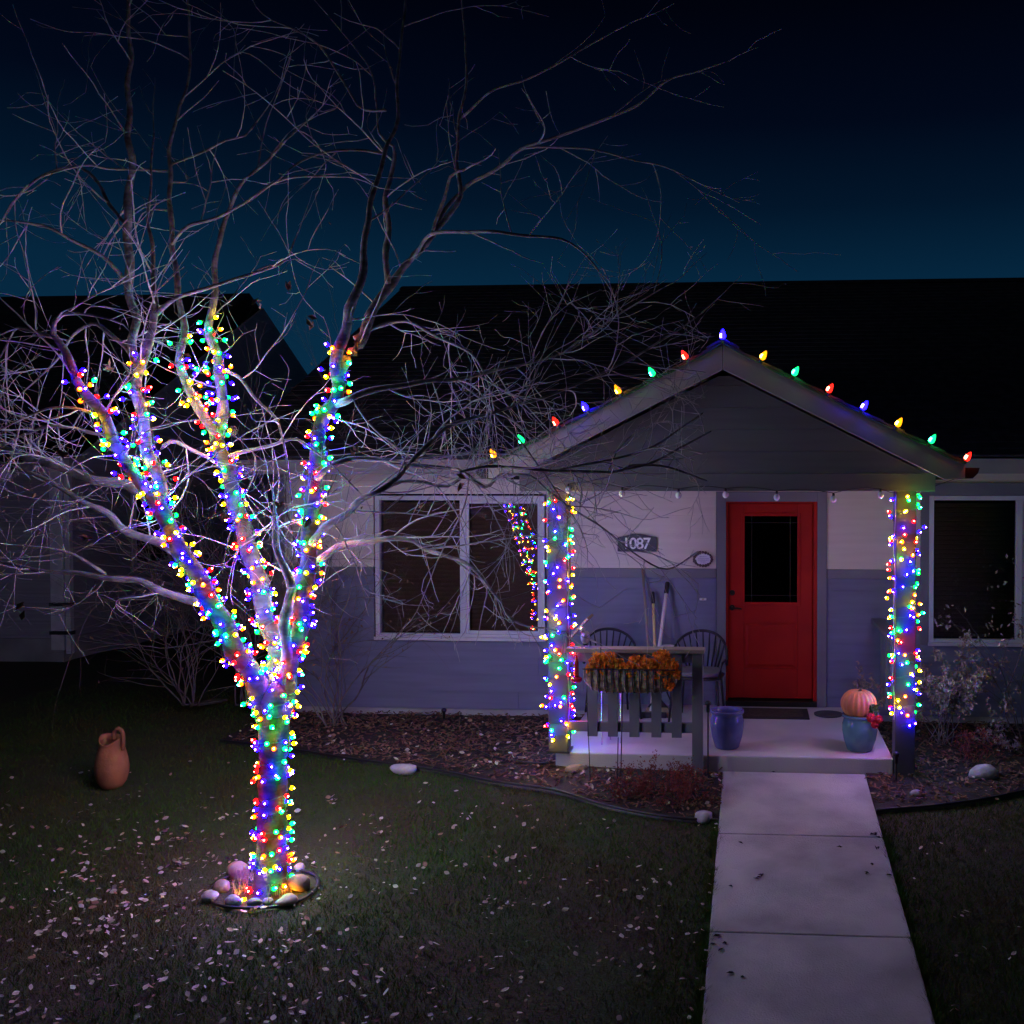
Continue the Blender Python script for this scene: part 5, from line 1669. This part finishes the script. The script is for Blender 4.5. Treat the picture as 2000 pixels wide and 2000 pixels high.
shrub('bare_shrub', (b1.x, .6, -.15), 2.2, .30, 12, 60, 'shrub_stem', 'leaf_brown', 'broad bare shrub behind the low tree limb near the neighbouring house', 28, rad=.011)

# tufts of dry grass at the foot of the tree
m = MB()
rg = random.Random(9)
for px, py, nn in ((478, 1722, 40), (555, 1738, 45), (470, 1745, 25), (530, 1760, 12)):
    c = G(px, py)
    for _ in range(nn):
        a = rg.uniform(0, 6.28)
        L = rg.uniform(.06, .15)
        o = Vector((math.cos(a), math.sin(a), 0)) * rg.uniform(.2, .9) * L
        p0 = c + Vector((rg.gauss(0, .03), rg.gauss(0, .03), 0))
        m.tube([p0, p0 + o * .4 + Vector((0, 0, L * .75)), p0 + o + Vector((0, 0, L * .7))], [.002, .0017, .0006], 3, cap=False)
tag(m.build('dry_grass', 'straw', None, raw=True), 'dry straw coloured grass tufts at the foot of the tree', 'grass', kind='stuff')

# ------------------------------------------------------------------ lawn, mulch, fallen leaves
gm = bpy.data.materials.new('grass_blade')
gm.use_nodes = True
t = gm.node_tree
bs = t.nodes['Principled BSDF']
bs.inputs['Roughness'].default_value = .8
bs.inputs['Specular IOR Level'].default_value = .2
co = t.nodes.new('ShaderNodeTexCoord')
n1 = t.nodes.new('ShaderNodeTexNoise')
n1.inputs['Scale'].default_value = 1.1
n1.inputs['Detail'].default_value = 6
n2 = t.nodes.new('ShaderNodeTexNoise')
n2.inputs['Scale'].default_value = 90
t.links.new(co.outputs['Object'], n1.inputs['Vector'])
t.links.new(co.outputs['Object'], n2.inputs['Vector'])
ad = t.nodes.new('ShaderNodeMath')
ad.operation = 'MULTIPLY_ADD'
ad.inputs[1].default_value = .35
t.links.new(n2.outputs['Fac'], ad.inputs[0])
t.links.new(n1.outputs['Fac'], ad.inputs[2])
cr = t.nodes.new('ShaderNodeValToRGB')
e = cr.color_ramp.elements
e[0].position, e[0].color = .50, (.088, .066, .017, 1)
e[1].position, e[1].color = .86, (.034, .105, .008, 1)
x_ = e.new(.66)
x_.color = (.054, .092, .012, 1)
t.links.new(ad.outputs[0], cr.inputs[0])
t.links.new(cr.outputs[0], bs.inputs['Base Color'])
M['grass_blade'] = gm

rs = np.random.RandomState(3)
NB = 330000
# denser where the picture is closest
gx = rs.uniform(-8.5, 4.2, NB)
gy = -6.3 + 7.8 * rs.beta(1.0, 1.7, NB)
elx, ely = np.array([p[0] for p in EL]), np.array([p[1] for p in EL])
erx, ery = np.array([p[0] for p in ER]), np.array([p[1] for p in ER])
bedl = (gx > elx[0]) & (gx < WX0) & (gy > np.interp(gx, elx, ely))
bedr = (gx > WX1) & (gy > np.interp(gx, erx, ery))
onwalk = (gx > WX0 - .015) & (gx < WX1 + .015) & (gy < -1.9)
ring = ((gx - tc_.x) / .36) ** 2 + ((gy - tc_.y) / .29) ** 2 < 1
hs = (gx > HXL) & (gy > -.05)
vis = ~(bedl | bedr | onwalk | ring | hs)
gx, gy = gx[vis], gy[vis]
n = len(gx)
gzv = np.where(gy >= -2, -.16, -.16 - .0985 * (-2 - gy)) - .012
hh = rs.uniform(.018, .050, n)
aa = rs.uniform(0, 2 * np.pi, n)
wd = rs.uniform(.0016, .0032, n)
lx, ly = rs.normal(0, .5, n) * hh, rs.normal(0, .5, n) * hh
ne = 9000
ey = rs.uniform(-6.3, -3.0, ne)
ex = np.where(rs.rand(ne) < .5, WX0 - .02 + rs.normal(0, .012, ne), WX1 + .02 + rs.normal(0, .012, ne))
keep = np.sin(ey * 9) + np.sin(ey * 23 + 1) + rs.normal(0, .6, ne) > -.3
ex, ey = ex[keep], ey[keep]
ne = len(ex)
gx, gy = np.concatenate([gx, ex]), np.concatenate([gy, ey])
gzv = np.concatenate([gzv, -.16 - .0985 * (-2 - ey) - .012])
hh = np.concatenate([hh, rs.uniform(.045, .085, ne)])
aa = np.concatenate([aa, rs.uniform(0, 6.28, ne)])
wd = np.concatenate([wd, rs.uniform(.0016, .003, ne)])
lx, ly = np.concatenate([lx, rs.normal(0, .03, ne)]), np.concatenate([ly, rs.normal(0, .03, ne)])
n += ne
V = np.empty((n, 3, 3))
V[:, 0] = np.stack([gx - wd * np.cos(aa), gy - wd * np.sin(aa), gzv], 1)
V[:, 1] = np.stack([gx + wd * np.cos(aa), gy + wd * np.sin(aa), gzv], 1)
V[:, 2] = np.stack([gx + lx, gy + ly, gzv + hh], 1)
me = bpy.data.meshes.new('grass')
me.vertices.add(n * 3)
me.vertices.foreach_set('co', V.reshape(-1))
me.loops.add(n * 3)
me.loops.foreach_set('vertex_index', np.arange(n * 3, dtype=np.int32))
me.polygons.add(n)
me.polygons.foreach_set('loop_start', np.arange(0, n * 3, 3, dtype=np.int32))
me.update(calc_edges=True)
tag(put('grass', me, 'grass_blade'), 'short dark lawn grass around the tree and walk', 'grass', kind='stuff')

# leaves lying about
rg = random.Random(77)
LEAVES = []
for v in range(6):
    m = MB()
    L = 1.0
    cu = rg.uniform(.12, .35)
    tw_ = rg.uniform(-.2, .2)
    prof = [(-.5, 0.03), (-.25, .26), (.05, .33), (.3, .2), (.5, .02)]
    for i, (u, w_) in enumerate(prof):
        z = cu * (u * u) * 1.2
        m.v += [(u, -w_, z + cu * w_ + tw_ * u), (u, 0, z), (u, w_, z + cu * w_ - tw_ * u)]
    for i in range(4):
        b = i * 3
        m.f += [(b, b + 3, b + 4, b + 1), (b + 1, b + 4, b + 5, b + 2)]
    LEAVES.append(m)
lme = {}
for mt in ('leaf_pale', 'leaf_brown'):
    for v, m in enumerate(LEAVES):
        q = bpy.data.meshes.new('fallen_leaf')
        q.from_pydata(m.v, [], m.f)
        q.polygons.foreach_set('use_smooth', [True] * len(q.polygons))
        q.materials.append(M[mt])
        lme[mt, v] = q
def lawn_ok(x, y):
    if in_bed(x, y) or (WX0 - .0 < x < WX1 and y < -1.9) or (x > HXL and y > -.05):
        return False
    return ((x - tc_.x) / .36) ** 2 + ((y - tc_.y) / .29) ** 2 > 1
def density(px, py):
    """how many leaves lie where, read off the photo"""
    d = .19
    d += .8 * math.exp(-((px - 150) / 330) ** 2 - ((py - 1800) / 190) ** 2)
    d += .55 * math.exp(-((px - 420) / 260) ** 2 - ((py - 1690) / 110) ** 2)
    d += .35 * math.exp(-((px - 830) / 180) ** 2 - ((py - 1640) / 90) ** 2)
    d += .55 * math.exp(-((px - 1375) / 18) ** 2) * (py > 1620)
    d += .30 * math.exp(-((px - 620) / 130) ** 2 - ((py - 1735) / 60) ** 2)
    d += .22 * math.exp(-((px - 560) / 300) ** 2 - ((py - 1930) / 60) ** 2)
    d += .12 * math.exp(-((px - 850) / 250) ** 2 - ((py - 1950) / 60) ** 2)
    if px > 1700:
        d *= .45
    if py < 1560:
        d *= .55
    return d
spots = []
tries = 0
while len(spots) < 1250 and tries < 60000:
    tries += 1
    px, py = rg.uniform(-60, 2000), rg.uniform(1440, 2010)
    if rg.random() > density(px, py):
        continue
    c = G(px, py, .03)
    if spots and rg.random() < .42:
        o = rg.choice(spots[-60:])[0]
        c = Vector((o.x + rg.gauss(0, .07), o.y + rg.gauss(0, .07), o.z))
    if not lawn_ok(c.x, c.y):
        continue
    spots.append((c, px, py))
spots.sort(key=lambda s_: (s_[0] - CAM).length)
lit = {'leaf_pale': MB(), 'leaf_brown': MB()}
def leaf_mat():
    return 'leaf_pale' if rg.random() < .8 else 'leaf_brown'
near = [s_ for i, s_ in enumerate(spots) if i < 520 and i % 2 == 0][:250]
nid = {id(s_) for s_ in near}
for s_ in spots:
    c, px, py = s_
    sz = rg.choice((.6, .8, 1, 1, 1.2)) * rg.uniform(.022, .046)
    rot = Matrix.Rotation(rg.uniform(0, 6.28), 4, 'Z') @ Matrix.Rotation(rg.gauss(0, .5) + (math.pi if rg.random() < .4 else 0), 4, 'X') @ Matrix.Rotation(rg.gauss(0, .3), 4, 'Y')
    mt, v = leaf_mat(), rg.randrange(6)
    loc = Vector((c.x, c.y, gz(c.y) + .032))
    if id(s_) in nid:
        o = bpy.data.objects.new('fallen_leaf', lme[mt, v])
        col.objects.link(o)
        o.matrix_world = Matrix.Translation(loc) @ rot @ Matrix.Scale(sz, 4)
        tag(o, 'small dry fallen leaf lying loose on the dark lawn', 'leaf', 'fallen leaves on the lawn')
    else:
        T = Matrix.Translation(loc) @ rot @ Matrix.Scale(sz, 4)
        b = len(lit[mt].v)
        lit[mt].v += [tuple(T @ Vector(q)) for q in LEAVES[v].v]
        lit[mt].f += [tuple(b + j for j in f) for f in LEAVES[v].f]
# leaves on the mulch beds
k = 0
while k < 900:
    if rg.random() < .82:
        x, y = rg.uniform(EL[0][0], WX0), rg.uniform(-3.4, -.1)
    else:
        x, y = rg.uniform(WX1, 3.4), rg.uniform(-3.0, -.1)
    if not in_bed(x, y) or (-1.74 < x < 1.19 and y > -2.02):
        continue
    k += 1
    sz = rg.uniform(.025, .055)
    rot = Matrix.Rotation(rg.uniform(0, 6.28), 4, 'Z') @ Matrix.Rotation(rg.gauss(0, .6), 4, 'X') @ Matrix.Rotation(rg.gauss(0, .4), 4, 'Y')
    T = Matrix.Translation((x, y, gz(y) + .055)) @ rot @ Matrix.Scale(sz, 4)
    mt = 'leaf_pale' if rg.random() < .28 else 'leaf_brown'
    b = len(lit[mt].v)
    v = rg.randrange(6)
    lit[mt].v += [tuple(T @ Vector(q)) for q in LEAVES[v].v]
    lit[mt].f += [tuple(b + j for j in f) for f in LEAVES[v].f]
for mt, lab in (('leaf_pale', 'scatter of pale dry leaves over lawn and mulch beds'), ('leaf_brown', 'scatter of brown withered leaves over lawn and mulch beds')):
    tag(lit[mt].build('leaf_litter', mt, None, smooth=True, raw=True), lab, 'leaves', kind='stuff')
# bark chips
m = MB()
k = 0
while k < 5200:
    if rg.random() < .72:
        x, y = rg.uniform(max(EL[0][0], -5.0), WX0), rg.uniform(-3.4, -.05)
    else:
        x, y = rg.uniform(WX1, 3.4), rg.uniform(-3.1, -.05)
    if not in_bed(x, y) or (-1.72 < x < 1.17 and y > -2.0):
        continue
    k += 1
    L, w_, h_ = rg.uniform(.02, .065), rg.uniform(.006, .016), rg.uniform(.003, .008)
    T = Matrix.Translation((x, y, gz(y) + rg.uniform(.03, .056))) @ Matrix.Rotation(rg.uniform(0, 6.28), 4, 'Z') @ Matrix.Rotation(rg.gauss(0, .35), 4, 'Y')
    b = len(m.v)
    m.box(-L / 2, L / 2, -w_ / 2, w_ / 2, 0, h_)
    for j in range(b, b + 8):
        m.v[j] = tuple(T @ Vector(m.v[j]))
tag(m.build('mulch', 'chip', None, raw=True), 'dark bark mulch covering the garden beds', 'mulch', kind='stuff')
# dark scraps and twigs dropped on the walk
m = MB()
for px, py in ((1445, 1647), (1487, 1710), (1482, 1716), (1430, 1732), (1710, 1630), (1716, 1636), (1705, 1632), (1712, 1657), (1704, 1690), (1735, 1710), (1692, 1705), (1414, 1845), (1408, 1856), (1400, 1828), (1425, 1900), (1447, 1910), (1510, 1509), (1640, 1655), (1390, 1846)):
    c = G(px, py, .03)
    for _ in range(2):
        leaf_quad(m, c + Vector((rg.gauss(0, .008), rg.gauss(0, .008), .004)), rg.uniform(.03, .06), rg.uniform(.012, .03), Vector((rg.gauss(0, .2), rg.gauss(0, .2), 1)), rg.uniform(0, 6), .006)
tag(m.build('leaf_scraps', 'room_dark', None, raw=True), 'dark wet leaf scraps stuck to the concrete walk', 'leaves', kind='stuff')
